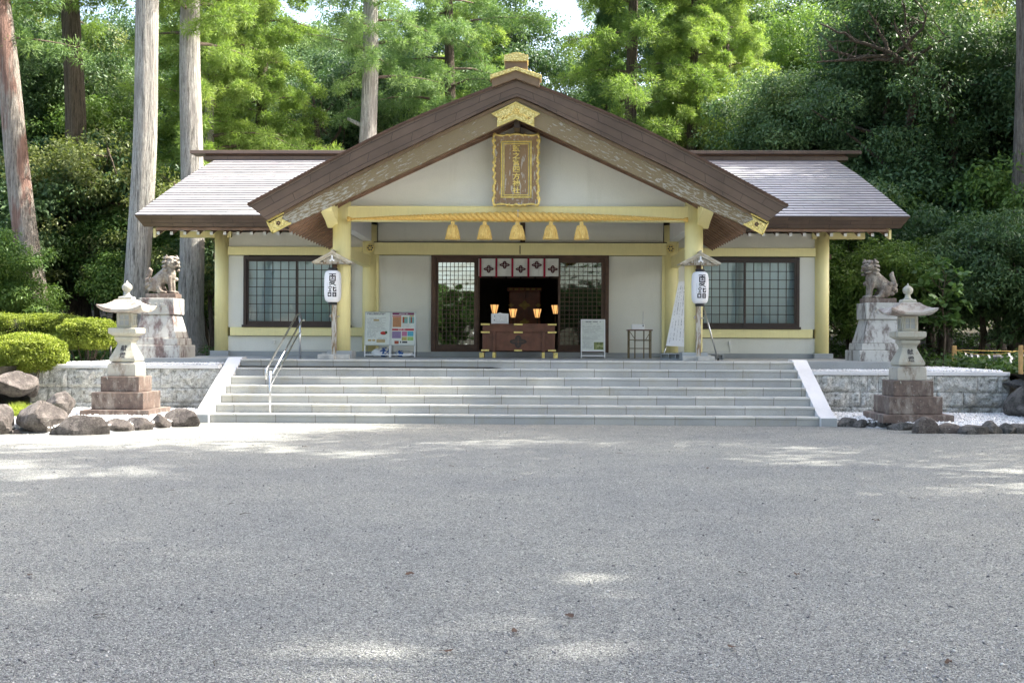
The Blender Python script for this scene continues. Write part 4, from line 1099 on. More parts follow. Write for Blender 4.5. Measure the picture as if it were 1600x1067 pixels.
def boxo(mb, x0, y0, x1, y1, t):
    rect(mb, x0, y0, x1, y0+t); rect(mb, x0, y1-t, x1, y1); rect(mb, x0, y0+t, x0+t, y1-t); rect(mb, x1-t, y0+t, x1, y1-t)
t = NT('lantern_paper'); vx = t.n('SeparateXYZ'); t.set(vx.inputs[0], t.co()); sn = t.math('SINE', t.math('MULTIPLY', vx.outputs[2], 300))
t.fin((.84, .84, .86), .5, t.bump(sn, .0025)); M['paper'] = t.m
def paper_lantern(x, y, z, label):
    T = thing('paper_lantern', label, 'paper lantern', (x, y, z), group='white paper lanterns on the posts')
    mb = MB(); mb.lathe(LPR, (0, 0, 0), 32); mb.obj('paper_body', 'paper', T)
    mb = MB(); mb.lathe([(.095, .645), (.098, .70), (.09, .71)], (0, 0, 0), 24); mb.tube([(0, 0, .69), (0, 0, .80)], .006, 6); mb.obj('black_ring', 'black', T)
    mb = MB(); mb.lathe([(.088, -.05), (.095, -.045), (.095, .01)], (0, 0, 0), 24); mb.obj('black_ring', 'black', T)
    mb = MB()
    rect(mb, 292, 260, 460, 282); rect(mb, 362, 282, 392, 304); boxo(mb, 303, 302, 457, 445, 27)
    rect(mb, 345, 335, 415, 350); rect(mb, 370, 350, 390, 376); rect(mb, 345, 376, 415, 396)
    rect(mb, 325, 460, 440, 480); stroke(mb, [(325, 460), (350, 478), (312, 512), (292, 494)]); stroke(mb, [(415, 478), (447, 480), (318, 552), (292, 545)]); stroke(mb, [(335, 490), (362, 482), (468, 545), (455, 562)])
    stroke(mb, [(325, 566), (335, 584), (282, 612), (272, 596)]); stroke(mb, [(325, 566), (378, 590), (370, 610), (318, 584)])
    rect(mb, 292, 622, 352, 640); rect(mb, 312, 640, 332, 678); rect(mb, 284, 678, 354, 698); boxo(mb, 262, 718, 356, 822, 25)
    rect(mb, 393, 578, 420, 692); rect(mb, 420, 668, 472, 692); rect(mb, 448, 640, 472, 668); stroke(mb, [(420, 598), (470, 588), (472, 610), (420, 622)])
    boxo(mb, 382, 714, 472, 826, 26); rect(mb, 408, 758, 446, 776)
    mb.obj('characters', 'ink', T)
    mb = MB()
    for k in range(10): stroke(mb, [(245, 480+k*24), (252, 480+k*24), (252, 488+k*24), (245, 488+k*24)])
    mb.obj('fine_print', 'ink', T)
paper_lantern(-3.79, 23.66, 2.285, 'white cylindrical paper lantern with black characters hanging from the left lantern post')
paper_lantern(3.755, 23.66, 2.285, 'white cylindrical paper lantern with black characters hanging from the right lantern post')
# ------------------------------------------------------------------ authoring helper: a pixel of the 1600-wide photograph at depth Y, in metres
def XP(px, Y): return .468+(px-842)*Y/1800
def ZP(py, px, Y): return 1.498+(533.5+.0047*(px-800)-py)*Y/1800
def GY(px, py): return 1.498*1800/(py-533.5-.0047*(px-800))

# ------------------------------------------------------------------ ground
def raw_mesh(name, V, F, mat, rnd=None, smooth=False, n=4):
    me = bpy.data.meshes.new(name)
    me.vertices.add(len(V)); me.vertices.foreach_set('co', np.asarray(V, dtype=np.float32).ravel())
    F = np.asarray(F, dtype=np.int32); k = F.shape[1]
    me.loops.add(F.size); me.loops.foreach_set('vertex_index', F.ravel())
    me.polygons.add(len(F)); me.polygons.foreach_set('loop_start', np.arange(0, F.size, k, dtype=np.int32))
    if smooth: me.polygons.foreach_set('use_smooth', np.ones(len(F), dtype=bool))
    if rnd is not None:
        a = me.attributes.new('rnd', 'FLOAT', 'FACE'); a.data.foreach_set('value', np.asarray(rnd, dtype=np.float32))
    me.update(); me.validate()
    me.materials.append(M[mat] if isinstance(mat, str) else mat)
    return me
def link(name, me, loc=(0, 0, 0)):
    o = bpy.data.objects.new(name, me); COL.objects.link(o); o.location = loc; return o
mb = MB(); mb.add([(-250, -120, 0), (250, -120, 0), (250, 320, 0), (-250, 320, 0)], [(0, 1, 2, 3)])
tag(mb.obj('gravel_ground', 'gravel'), kind='structure')

def terr(x, y):
    zt = .985 if x < 0 else .925
    if abs(x) > 9.62:
        e = min(1, max(0, (y-20.2)/3.6)); e = e*e*(3-2*e); w = min(1, (abs(x)-9.62)/.5)
        base = zt*e if y < 26 else zt
        base -= .012
    else: base = zt
    h = max(0, y-37); h2 = max(0, abs(x)-13)
    rise = .07*h + .0006*h*h + .05*h2*min(1, max(0, (y-24)/8))
    nz = noise.noise(Vector((x*.25, y*.25, 0)))*.25*min(1, max(0, (y-29)/4)) + noise.noise(Vector((x*1.3, y*1.3, 5)))*.05*min(1, max(0, (y-27)/3))
    return base+rise+nz
xs = sorted(set([round(-60+2*i, 3) for i in range(61)]+[round(-18+.5*i, 3) for i in range(73)]+[-9.62, 9.62]))
ys = [20.0, 20.3, 20.8, 21.4, 22.0, 22.4, 22.78]+[23+.5*i for i in range(60)]+[53+3*i for i in range(30)]
V = []; F = []
for y in ys:
    for x in xs: V.append((x, y, terr(x, y) if (abs(x) > 9.61 or y > 22.7) else -.3))
nx = len(xs)
for j in range(len(ys)-1):
    for i in range(nx-1):
        if abs((xs[i]+xs[i+1])/2) < 9.6 and ys[j+1] <= 22.79: continue
        F.append((j*nx+i, j*nx+i+1, (j+1)*nx+i+1, (j+1)*nx+i))
me = raw_mesh('forest_floor', V, F, 'soil', smooth=True); tag(link('forest_floor', me), kind='structure')

# ------------------------------------------------------------------ retaining walls
def blockwall(name, label, x0, x1, zt, seed):
    T = thing(name, label, 'retaining wall', ((x0+x1)/2, 22.6, 0)); cx = (x0+x1)/2
    rnd = random.Random(seed); mb = MB(); zr = [.02, .26, .55, zt-.075]
    for k in range(3):
        x = x0
        while x < x1-.05:
            w = rnd.choice((.24, .34, .46, .66, .8))*rnd.uniform(.85, 1.15); xe = min(x+w, x1)
            if x1-xe < .2: xe = x1
            nn = max(3, int((xe-x)/.045)); mm = 6; z0, z1 = zr[k]+.003, zr[k+1]-.003; a, b = x+.003, xe-.003
            vs = []
            for i in range(nn+1):
                for j in range(mm+1):
                    u, v = i/nn, j/mm; px_, pz_ = a+(b-a)*u, z0+(z1-z0)*v
                    ed = min(u, 1-u)*(b-a); ez = min(v, 1-v)*(z1-z0); e = min(1, .35+.65*min(ed, ez)/.04)
                    d = noise.fractal(Vector((px_*4.2+seed, pz_*4.2, k*3.1)), 1.0, 2.1, 5)*.09
                    vs.append((px_-cx, -e*(.045+max(-.045, d)), pz_))
            mb.add(vs, [(i*(mm+1)+j, (i+1)*(mm+1)+j, (i+1)*(mm+1)+j+1, i*(mm+1)+j+1) for i in range(nn) for j in range(mm)], 0, False)
            x = xe
    mb.box(x0-cx, x1-cx, .012, .2, 0, zt-.075, 1)
    for xx in (x0, x1): mb.box(xx-cx-.012, xx-cx+.012, .0, .21, 0, zt-.08, 0)
    mb.obj('block_face', ['blockwall', 'rockdark'], T)
    mb = MB(); x = x0-.02
    while x < x1: xe = min(x+1.25, x1+.0); mb.box(x-cx+.003, xe-cx-.003, -.06, .20, zt-.072, zt); x = xe
    mb.obj('coping', 'cheek', T, .008)
blockwall('retaining_wall', 'low wall of rough pale granite blocks left of the stairway', -9.6, -5.83, 1.005, 1)
blockwall('retaining_wall', 'low wall of rough grey mottled granite blocks right of the stairway', 5.83, 9.6, .945, 2)
mb = MB(); mb.box(-5.95, -5.815, 22.66, 23.5, 0, .96); mb.box(5.815, 5.95, 22.66, 23.5, 0, .9)
WP(mb.obj('side_infill', 'plinth'), ST)

# ------------------------------------------------------------------ loose stones
def pebbles(name, pts, smin, smax, mat, seed, flat=.6):
    rs = np.random.RandomState(seed); N = len(pts); pts = np.asarray(pts)
    base = np.array([(1, 0, 0), (-1, 0, 0), (0, 1, 0), (0, -1, 0), (0, 0, 1), (0, 0, -1)], float)
    fc = np.array([(0, 2, 4), (2, 1, 4), (1, 3, 4), (3, 0, 4), (2, 0, 5), (1, 2, 5), (3, 1, 5), (0, 3, 5)])
    s = rs.uniform(smin, smax, N)[:, None, None]
    V = base[None]*(1+rs.uniform(-.35, .35, (N, 6, 1)))*s; V[:, :, 2] *= flat
    a = rs.rand(N)*6.28; c, n_ = np.cos(a), np.sin(a)
    x = V[:, :, 0]*c[:, None]-V[:, :, 1]*n_[:, None]; y = V[:, :, 0]*n_[:, None]+V[:, :, 1]*c[:, None]
    tl_ = rs.uniform(-.5, .5, N)[:, None]; z = V[:, :, 2]+x*tl_
    V = np.stack([x, y, z], 2)+pts[:, None, :]
    F = (fc[None]+(np.arange(N)*6)[:, None, None]).reshape(-1, 3)
    return raw_mesh(name, V.reshape(-1, 3), F, mat, np.repeat(rs.rand(N), 8))
# foreground gravel grains
rs = np.random.RandomState(2); N = 110000
Y = 4.6+9.5*rs.rand(N)**1.9; X = .468+(rs.rand(N)-.5)*2*(.5*Y); X -= .0235*Y
tag(link('loose_gravel', pebbles('loose_gravel', np.stack([X, Y, np.full(N, .001)], 1), .0022, .0062, 'grains', 3)), 'loose grey gravel grains spread over the forecourt', 'gravel', kind='stuff')
N = 2600; Y = 4.6+16*rs.rand(N)**1.3; X = .468+(rs.rand(N)-.5)*1.0*Y-.0235*Y
tag(link('coarse_gravel', pebbles('coarse_gravel', np.stack([X, Y, np.full(N, .003)], 1), .006, .014, 'grains', 4)), 'coarser grey stones strewn over the forecourt gravel', 'gravel', kind='stuff')
# white pebble beds
def bed(name, label, poly_f, x0, x1, y0, y1, zf, n, seed, s=(.016, .034)):
    rs = np.random.RandomState(seed); X = rs.uniform(x0, x1, n*2); Y = rs.uniform(y0, y1, n*2)
    P = [(x, y, zf(x, y)+rs.uniform(0, .02)) for x, y in zip(X, Y) if poly_f(x, y)][:n]
    tag(link(name, pebbles(name, P, s[0], s[1], 'pebble', seed, .75)), label, 'pebbles', kind='stuff')
def edgeL(x): return 18.05+max(0, (x+6.75))*1.62        # front line of the left bed
def edgeR(x): return max(19.55, 20.9-(x-5.9)*.85)
def bz(x, y, e): return .085+.05*min(1, (y-e)/1.2)
for nm, ef, xa, xb in (('pebble_bed_left', edgeL, -8.7, -5.83), ('pebble_bed_right', edgeR, 5.83, 10.8)):
    V = []; F = []; nn = 24
    for i in range(nn+1):
        x = xa+(xb-xa)*i/nn; e = ef(x)
        for j in range(9): y = e+(22.62-e)*j/8; V.append((x, y, bz(x, y, e) if j else -.02))
    F = [(i*9+j, (i+1)*9+j, (i+1)*9+j+1, i*9+j+1) for i in range(nn) for j in range(8)]
    tag(link('pebble_bed', raw_mesh(nm, V, F, 'pebblebed', smooth=True)), kind='structure')
bed('white_pebbles', 'white pebbles in the bed around the left stone lantern', lambda x, y: y > edgeL(x)+.1, -8.6, -5.84, 17.9, 22.5, lambda x, y: bz(x, y, edgeL(x)), 6500, 5)
bed('white_pebbles', 'white pebbles in the bed around the right stone lantern', lambda x, y: y > edgeR(x)+.1, 5.84, 10.7, 19.0, 22.5, lambda x, y: bz(x, y, edgeR(x)), 10500, 6)
for s, zt, lb in ((-1, .99, 'white pebbles on the terrace around the left lion pedestal'), (1, .93, 'white pebbles on the terrace around the right lion pedestal')):
    mb = MB(); x0, x1 = sorted((s*9.58, s*5.95)); mb.add([(x0, 22.81, zt+.002), (x1, 22.81, zt+.002), (x1, 26.4, zt+.002), (x0, 26.4, zt+.002)], [(0, 1, 2, 3)]); tag(mb.obj('pebble_bed', 'pebblebed'), kind='structure')
    bed('white_pebbles', lb, lambda x, y: True, x0, x1, 22.82, 26.2, lambda x, y: zt+.012, 9000, 8+s)

# ------------------------------------------------------------------ rocks
def rock(name, label, cat, c, r, seed, mat='rock', group=None, rz=0, det=3, sharp=.5, jag=.28):
    rnd = random.Random(seed); n = 44 if det > 2 else 26
    mb = MB(); mb.ell((0, 0, 0), (1, 1, 1), n=n)
    planes = [Vector((rnd.gauss(0, 1), rnd.gauss(0, 1), rnd.gauss(0, .9))).normalized() for _ in range(16)]
    offs = [rnd.uniform(.60, .86) for _ in planes]; vs = []
    for v in mb.v:
        p = Vector(v); q = p.copy()
        for pl, of in zip(planes, offs):
            d = q.dot(pl)
            if d > of: q -= pl*(d-of)*.92
        w = p*2.1+Vector((seed*3.3, 0, 0))
        q *= 1+noise.fractal(w, .9, 2.0, 4)*jag*.35-abs(noise.noise(w*1.3+Vector((9, 2, 1))))*jag*.25+noise.noise(w*5)*.02
        vs.append((q.x*r[0]*1.1, q.y*r[1]*1.1, q.z*r[2]*1.15))
    mb.v = vs
    o = mb.obj(name, mat); o.location = c; o.rotation_euler = (0, 0, rz)
    try: o.data.set_sharp_from_angle(angle=R(22))
    except Exception: pass
    return tag(o, label, cat, group)
# kerb stones: (px0, px1, top py, bottom py)
LK = [(86, 158, 652, 681, 'long pale edging stone lying next to the big left boulder'), (157, 199, 655, 675, 'brown edging stone in front of the left lantern plinth, second from the boulder'),
      (196, 233, 655, 673, 'rounded edging stone in front of the left lantern, third from the boulder'), (231, 259, 651, 670, 'small squarish edging stone, second from the left cheek wall'),
      (257, 304, 644, 668, 'edging stone touching the left cheek wall of the stairway')]
for i, (a, b, t0, t1, lb) in enumerate(LK):
    Yk = GY((a+b)/2, t1)+.12; w = (b-a)*Yk/1800; h = (t1-t0)*Yk/1800
    rock('edging_stone', lb, 'edging stone', (XP((a+b)/2, Yk), Yk+.02, h*.28), (w*.66, .19, h*.80), 20+i, 'rock', 'edging stones of the left pebble bed', .1, 2, .5, .16)
RK = [(1308, 1338, 653, 666, 'edging stone nearest the right cheek wall of the stairway'), (1330, 1351, 656, 667, 'second edging stone from the right cheek wall, small and brown'), (1351, 1368, 655, 667, 'narrow pale edging stone left of the right lantern plinth'),
      (1366, 1389, 656, 668, 'edging stone under the left end of the right lantern plinth'), (1386, 1424, 659, 671, 'dark flat edging stone in front of the right lantern plinth'), (1424, 1456, 655, 676, 'tall pointed edging stone in front of the right lantern'),
      (1455, 1492, 662, 676, 'tan block-like edging stone right of the pointed one'), (1491, 1536, 663, 677, 'long dark mossy edging stone right of the tan one'), (1529, 1556, 659, 676, 'knobbly edging stone with a raised top, between two dark ones'),
      (1552, 1578, 662, 676, 'dark edging stone speckled white near the right end of the row'), (1573, 1606, 660, 676, 'edging stone at the right end of the row'), (1573, 1612, 653, 662, 'flat brown stone lying behind the right end of the edging row')]
for i, (a, b, t0, t1, lb) in enumerate(RK):
    Yk = GY((a+b)/2, t1)+.10+(1.1 if i == 11 else 0); w = (b-a)*Yk/1800; h = (t1-t0)*Yk/1800
    rock('edging_stone', lb, 'edging stone', (XP((a+b)/2, Yk), Yk+.02, h*.28), (w*.64, .18, h*.82), 40+i, 'rock' if i in (5, 6, 11) else 'rockdark', 'edging stones of the right pebble bed', -.08, 2, .5, .18)
# boulders on the left
BO = [((8, 92), (618, 683), 18.3, .55, 'large dark reddish boulder with a pointed top at the left edge of the forecourt', 61),
      ((60, 112), (606, 655), 19.6, .45, 'brown pointed boulder leaning against the left retaining wall', 62),
      ((-30, 45), (576, 618), 21.0, .6, 'pale grey sloping boulder under the small clipped bush', 63),
      ((-40, 14), (628, 690), 18.0, .5, 'boulder cut by the left edge of the picture', 64),
      ((28, 50), (590, 618), 21.6, .3, 'small grey stone beside the sloping boulder', 65),
      ((-60, 30), (545, 590), 22.3, .5, 'grey boulder behind the sloping one at the left edge', 66),
      ((0, 24), (668, 688), 18.0, .2, 'small flat stone at the foot of the large dark boulder', 67)]
for (a, b), (t0, t1), Yk, dep, lb, sd in BO:
    w = (b-a)*Yk/1800; zc = (ZP(t0, a, Yk)+ZP(t1, a, Yk))/2; h = (t1-t0)*Yk/1800
    rock('boulder', lb, 'boulder', (XP((a+b)/2, Yk), Yk+.1, zc-.04), (w*.46, dep*.75, h*.47), sd, 'rock', 'garden boulders left of the wall', .3*(sd % 3), 3, .8, .2)
BO = [((1570, 1625), (606, 650), 21.6, .5, 'dark smooth boulder against the end of the right retaining wall', 71),
      ((1570, 1640), (590, 610), 22.4, .4, 'flat dark stone on top of the right wall end', 72),
      ((1590, 1640), (628, 655), 21.0, .3, 'dark stone cut by the right edge of the picture', 73)]
for (a, b), (t0, t1), Yk, dep, lb, sd in BO:
    w = (b-a)*Yk/1800; zc = (ZP(t0, a, Yk)+ZP(t1, a, Yk))/2; h = (t1-t0)*Yk/1800
    rock('boulder', lb, 'boulder', (XP((a+b)/2, Yk), Yk+.1, zc), (w*.58, dep, h*.6), sd, 'rockdark', 'dark boulders right of the wall', .2, 3, .8, .15)
rnd = random.Random(9)
for i in range(13):
    px_ = 1500+i*9+rnd.uniform(-3, 3); py_ = 574-(i % 3)*6; Yk = 27.5+rnd.uniform(0, 1.4)
    rock('dry_stone', 'purplish grey flat stone in the rubble bank behind the straw rope fence', 'stone', (XP(px_, Yk), Yk, ZP(py_, px_, Yk)), (.28*rnd.uniform(.8, 1.3), .25, .12*rnd.uniform(.8, 1.4)), 80+i, 'rubble' if 'rubble' in M else M.setdefault('rubble', granite('purple_grey_rubble', (.26, .24, .27), .3, .4, (.12, .11, .13), .02, .85, scl=.3)), 'rubble bank stones', rnd.random()*3, 2, .9, .25)

# ------------------------------------------------------------------ stone lanterns
def stone_lantern(name, label, x, y, mir):
    T = thing(name, label, 'stone lantern', (x, y, .10), group='pair of stone lanterns')
    def blk(w, z0, z1, nm, mat, bev=.012, w2=None):
        mb = MB(); mb.lathe([(w, z0), (w2 or w, z1)], sq=True); return mb.obj(nm, mat, T, bev)
    blk(.62, 0, .145, 'plinth', 'brownstone'); blk(.47, .148, .455, 'lower_step', 'brownstone'); blk(.35, .458, .735, 'middle_step', 'brownstone')
    blk(.262, .738, .96, 'upper_step', 'lanternstone2', w2=.258); 
    mb = MB(); mb.lathe([(.258, .96), (.20, 1.0)], sq=True); mb.obj('step_top', 'lanternstone2', T, .01)
    mb = MB(); mb.lathe([(.225, 1.003), (.238, 1.02), (.235, 1.065), (.20, 1.14), (.155, 1.24), (.125, 1.315), (.135, 1.36), (.165, 1.40), (.172, 1.42), (.168, 1.452)], sq=True); sh = mb.obj('shaft', 'lanternstone', T, .006)
    mb = MB(); mb.lathe([(.15, 1.455), (.20, 1.475), (.255, 1.515), (.255, 1.60), (.235, 1.612)], sq=True); mb.obj('platform_slab', 'lanternstone', T, .008)
    # fire box with window frames
    mb = MB(); mb.lathe([(.138, 1.615), (.138, 1.885)], sq=True); fb = mb.obj('fire_box', 'lanternstone', T, .006)
    mb = MB()
    for side in range(4):
        m2 = MB(); a = .105
        m2.box(-a, a, -.152, -.138, 1.845, 1.865); m2.box(-a, a, -.152, -.138, 1.645, 1.665); m2.box(-a, -a+.018, -.152, -.138, 1.665, 1.845); m2.box(a-.018, a, -.152, -.138, 1.665, 1.845)
        m2.box(-.008, .008, -.150, -.138, 1.665, 1.845); m2.box(-a+.02, a-.02, -.149, -.138, 1.748, 1.762); m2.box(-a+.018, a-.018, -.1395, -.1385, 1.665, 1.845, 1)
        rm = Matrix.Rotation(side*math.pi/2, 4, 'Z'); m2.v = [tuple(rm @ Vector(v)) for v in m2.v]
        o = len(mb.v); mb.v += m2.v; mb.f += [tuple(i+o for i in f) for f in m2.f]; mb.mi += m2.mi; mb.sm += m2.sm
    mb.obj('window', ['lanternstone', 'plinth'], fb)
    # roof: square, concave, upturned corners
    mb = MB(); n = 16; prof = [(0.0, .13, 2.13), (.35, .17, 2.12), (.5, .20, 2.08), (.65, .25, 2.035), (.8, .31, 1.985), (1, .375, 1.945)]
    vs = []; rings = []
    for _, hw, z in prof:
        ring = []
        for sd in range(4):
            for i in range(n):
                u = -1+2*i/n; lift = (abs(u)**3)*.085*((hw-.13)/.245)**2; ext = 1+abs(u)**4*.10*((hw-.13)/.245)
                p = Vector((hw*u*ext, -hw*ext, z+lift)); p = Matrix.Rotation(sd*math.pi/2, 3, 'Z') @ p; ring.append(len(vs)); vs.append(tuple(p))
        rings.append(ring)
    for _, hw, z in ((0, .37, 1.905), (0, .16, 1.885)):
        ring = []
        for sd in range(4):
            for i in range(n):
                u = -1+2*i/n; k = (hw-.16)/.21; lift = (abs(u)**3)*.08*k; ext = 1+abs(u)**4*.09*k
                p = Vector((hw*u*ext, -hw*ext, z+lift)); p = Matrix.Rotation(sd*math.pi/2, 3, 'Z') @ p; ring.append(len(vs)); vs.append(tuple(p))
        rings.append(ring)
    fs = []
    for A, C in zip(rings, rings[1:]):
        L = len(A)
        for i in range(L): fs.append((A[i], C[i], C[(i+1) % L], A[(i+1) % L]))
    fs.append(tuple(rings[0])); fs.append(tuple(rings[-1][::-1]))
    mb.add(vs, fs, 0, False); mb.obj('lantern_roof', 'lanternroof', T)
    mb = MB(); mb.lathe([(.12, 2.125), (.12, 2.17), (.10, 2.185)], sq=True); mb.lathe([(.098, 2.185), (.06, 2.21), (.045, 2.24), (.05, 2.255), (.038, 2.27), (.075, 2.30), (.092, 2.345), (.085, 2.385), (.05, 2.42), (.018, 2.44), (.006, 2.48)], n=20)
    mb.obj('finial', 'lanternstone', T)
    # characters on the front of the flared shaft
    mb = MB()
    for i, ch in enumerate('献燈'):
        me = text_mesh(ch, .112, .002, .0006); zc = 1.245-i*.125
        ys_ = [v.co.y for v in me.vertices]; xs_ = [v.co.x for v in me.vertices]; cy = (min(ys_)+max(ys_))/2; cx = (min(xs_)+max(xs_))/2
        vs = []
        for v in me.vertices:
            z = zc+v.co.y-cy
            pr = [(1.003, .225), (1.02, .238), (1.065, .235), (1.14, .20), (1.24, .155), (1.315, .125)]
            hw = next((a[1]+(b[1]-a[1])*(z-a[0])/(b[0]-a[0]) for a, b in zip(pr, pr[1:]) if a[0] <= z <= b[0]), .125)
            vs.append((v.co.x-cx, -hw-.003-v.co.z, z))
        mb.add(vs, [tuple(p.vertices) for p in me.polygons])
    mb.obj('characters', 'ink', sh)
M['lanternstone2'] = granite('mottled_lantern_stone', (.44, .42, .36), .2, .4, (.20, .16, .12), thr=.55, bump=.003)
M['lanternroof'] = granite('lichened_lantern_roof', (.42, .39, .34), .2, .7, (.25, .20, .17), thr=.53, bump=.004)
stone_lantern('stone_lantern', 'square stone lantern with a carved inscription and stepped reddish base left of the stairway', -7.07, 20.9, 1)
stone_lantern('stone_lantern', 'square stone lantern with a carved inscription and dark brown stepped base right of the stairway', 7.10, 20.9, -1)

# ------------------------------------------------------------------ lion-dog statues on pedestals
def lion(name, label, x, y, z, mir, open_mouth):
    T = thing(name, label, 'lion-dog statue', (x, y, z), group='pair of stone lion-dogs')
    mb = MB(); E = mb.ell; V3 = Vector; RY = lambda a: Matrix.Rotation(a, 3, 'Y')
    def cap(a, b, r0, r1, n=6):
        a = V3(a); b = V3(b)
        for i in range(n+1): t = i/n; r = r0+(r1-r0)*t; E(a.lerp(b, t), (r, r, r), n=14)
    E((-.17, 0, .20), (.16, .15, .16)); E((-.13, -.12, .17), (.12, .07, .15)); E((-.13, .12, .17), (.12, .07, .15))
    cap((-.14, 0, .26), (.08, 0, .44), .145, .15); E((.12, 0, .40), (.145, .155, .20), RY(.15)); E((.13, 0, .30), (.10, .12, .10))
    for s in (-1, 1):
        cap((.15, s*.10, .36), (.175, s*.10, .20), .062, .05); cap((.175, s*.10, .20), (.19, s*.10, .05), .05, .042); E((.225, s*.10, .035), (.075, .055, .038)); E((.27, s*.12, .025), (.03, .02, .024)); E((.275, s*.095, .025), (.03, .02, .024))
        E((.0, s*.15, .04), (.10, .05, .042)); E((.085, s*.15, .03), (.04, .045, .03)); cap((-.05, s*.15, .12), (-.0, s*.16, .05), .06, .045)
    # tail plume
    cap((-.30, 0, .22), (-.33, 0, .36), .07, .055); cap((-.33, 0, .36), (-.285, 0, .50), .055, .05); cap((-.285, 0, .50), (-.31, 0, .56), .05, .02); E((-.34, .05, .28), (.06, .05, .07)); E((-.34, -.05, .28), (.06, .05, .07)); E((-.36, 0, .18), (.06, .07, .07))
    for s in (-1, 1):
        E((-.22, s*.14, .30), (.055, .03, .05)); E((-.29, s*.10, .20), (.06, .05, .055)); E((-.25, s*.13, .10), (.06, .04, .05))
    cap((.08, 0, .46), (.14, 0, .60), .14, .12)
    # head, turned towards the visitor
    hd = MB(); H = hd.ell
    H((0, 0, .0), (.125, .125, .115)); H((.085, 0, .0), (.085, .10, .07)); H((.12, 0, .025), (.06, .085, .035)); H((.165, 0, .03), (.025, .04, .025))
    if open_mouth: H((.09, 0, -.085), (.085, .075, .024), RY(.25)); H((.03, 0, -.06), (.07, .09, .05))
    else: H((.10, 0, -.055), (.075, .08, .030)); H((.02, 0, -.06), (.08, .095, .05))
    for s in (-1, 1):
        H((.095, s*.055, .085), (.045, .045, .028), RY(.3)); H((.12, s*.05, .055), (.022, .022, .018)); H((.02, s*.10, .11), (.04, .022, .045)); H((.10, s*.085, -.01), (.04, .03, .045)); H((.165, s*.045, .0), (.02, .03, .015))
    H((.02, 0, .10), (.09, .08, .035))
    rnd = random.Random(2)
    for i in range(52):
        row = i//13; a = 1.35+(i % 13)*.30+(.15 if row % 2 else 0); zz = .09-row*.072; rr_ = .138-(.02 if row == 0 else 0)
        H((rr_*math.cos(a)*1.0, rr_*math.sin(a), zz), (.030, .030, .030)); H((rr_*1.16*math.cos(a), rr_*1.16*math.sin(a), zz-.012), (.014, .014, .014))
    for i in range(14):
        a = rnd.uniform(1.9, 4.4); H((.14*math.cos(a)-.03, .15*math.sin(a), rnd.uniform(-.30, -.16)), (.045, .045, .038))
    ry = Matrix.Rotation(R(-48), 3, 'Z'); hv = [tuple(ry @ Vector(v)*1.16+V3((.165, -.01, .665))) for v in hd.v]
    o = len(mb.v); mb.v += hv; mb.f += [tuple(i+o for i in f) for f in hd.f]; mb.mi += hd.mi; mb.sm += hd.sm
    if mir: mb.v = [(-a, b, c) for a, b, c in mb.v]; mb.f = [f[::-1] for f in mb.f]
    mb.v = [(a*1.0, b*1.0, c+.095) for a, b, c in mb.v]
    ob = mb.obj('lion_body', 'lionstone', T)
    rm = ob.modifiers.new('remesh', 'REMESH'); rm.mode = 'VOXEL'; rm.voxel_size = .0085; rm.use_smooth_shade = True
    sm = ob.modifiers.new('smooth', 'SMOOTH'); sm.iterations = 1; sm.factor = .4
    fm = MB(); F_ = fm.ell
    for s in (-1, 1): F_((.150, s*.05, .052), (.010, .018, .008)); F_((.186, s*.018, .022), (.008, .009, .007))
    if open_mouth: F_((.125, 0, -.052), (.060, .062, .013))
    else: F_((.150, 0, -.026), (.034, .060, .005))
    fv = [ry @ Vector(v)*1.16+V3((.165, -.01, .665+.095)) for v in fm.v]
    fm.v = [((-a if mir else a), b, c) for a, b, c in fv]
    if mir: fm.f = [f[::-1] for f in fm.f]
    fm.obj('face_shade_mark', 'rockdark', T)  # dark ovals stand in for the shade of carved eyes, nostrils and mouth
    mb = MB(); mb.box(-.33, .33, -.21, .21, 0, .10); mb.obj('statue_base', 'brownstone', T, .012)
def pedestal(label, x, y, z, ps):
    T = thing('statue_pedestal', label, 'pedestal', (x, y, z), group='pair of lion pedestals')
    for nm, a, b, z0, z1 in (('base_block', .56, .56, 0, .40), ('lower_slab', .50, .49, .402, .55), ('tapered_block', .45, .33, .552, 1.05), ('cap_block', .37, .37, 1.053, 1.40)):
        mb = MB(); mb.lathe([(a, z0), (b, z1)], sq=True); mb.obj(nm, ps, T, .014)
    mb = MB(); rnd = random.Random(3)
    for k in range(10): mb.ell((-.2+.045*k, -.372, 1.22+.06*math.sin(k*1.9)), (.035, .012, .04), Matrix.Rotation(k, 3, 'Y'), n=8)
    mb.box(-.30, .30, -.374, -.37, 1.10, 1.115); mb.box(-.30, .30, -.374, -.37, 1.335, 1.35); mb.obj('carved_relief', ps, T)
M['pedleft'] = granite('red_stained_pedestal_stone', (.50, .49, .45), .15, .6, (.165, .12, .11), bump=.004, thr=.545)
pedestal('tall stone pedestal with reddish stains behind the left stone lantern', -7.66, 24.65, .985, 'pedleft')
pedestal('tall stone pedestal with grey stains behind the right stone lantern', 7.68, 24.65, .945, 'pedstone')
lion('lion_dog_statue', 'seated stone lion-dog with closed mouth facing right, on the left pedestal', -7.63, 24.65, 2.387, False, False)
lion('lion_dog_statue', 'seated stone lion-dog with open mouth facing left, on the right pedestal', 7.66, 24.65, 2.347, True, True)

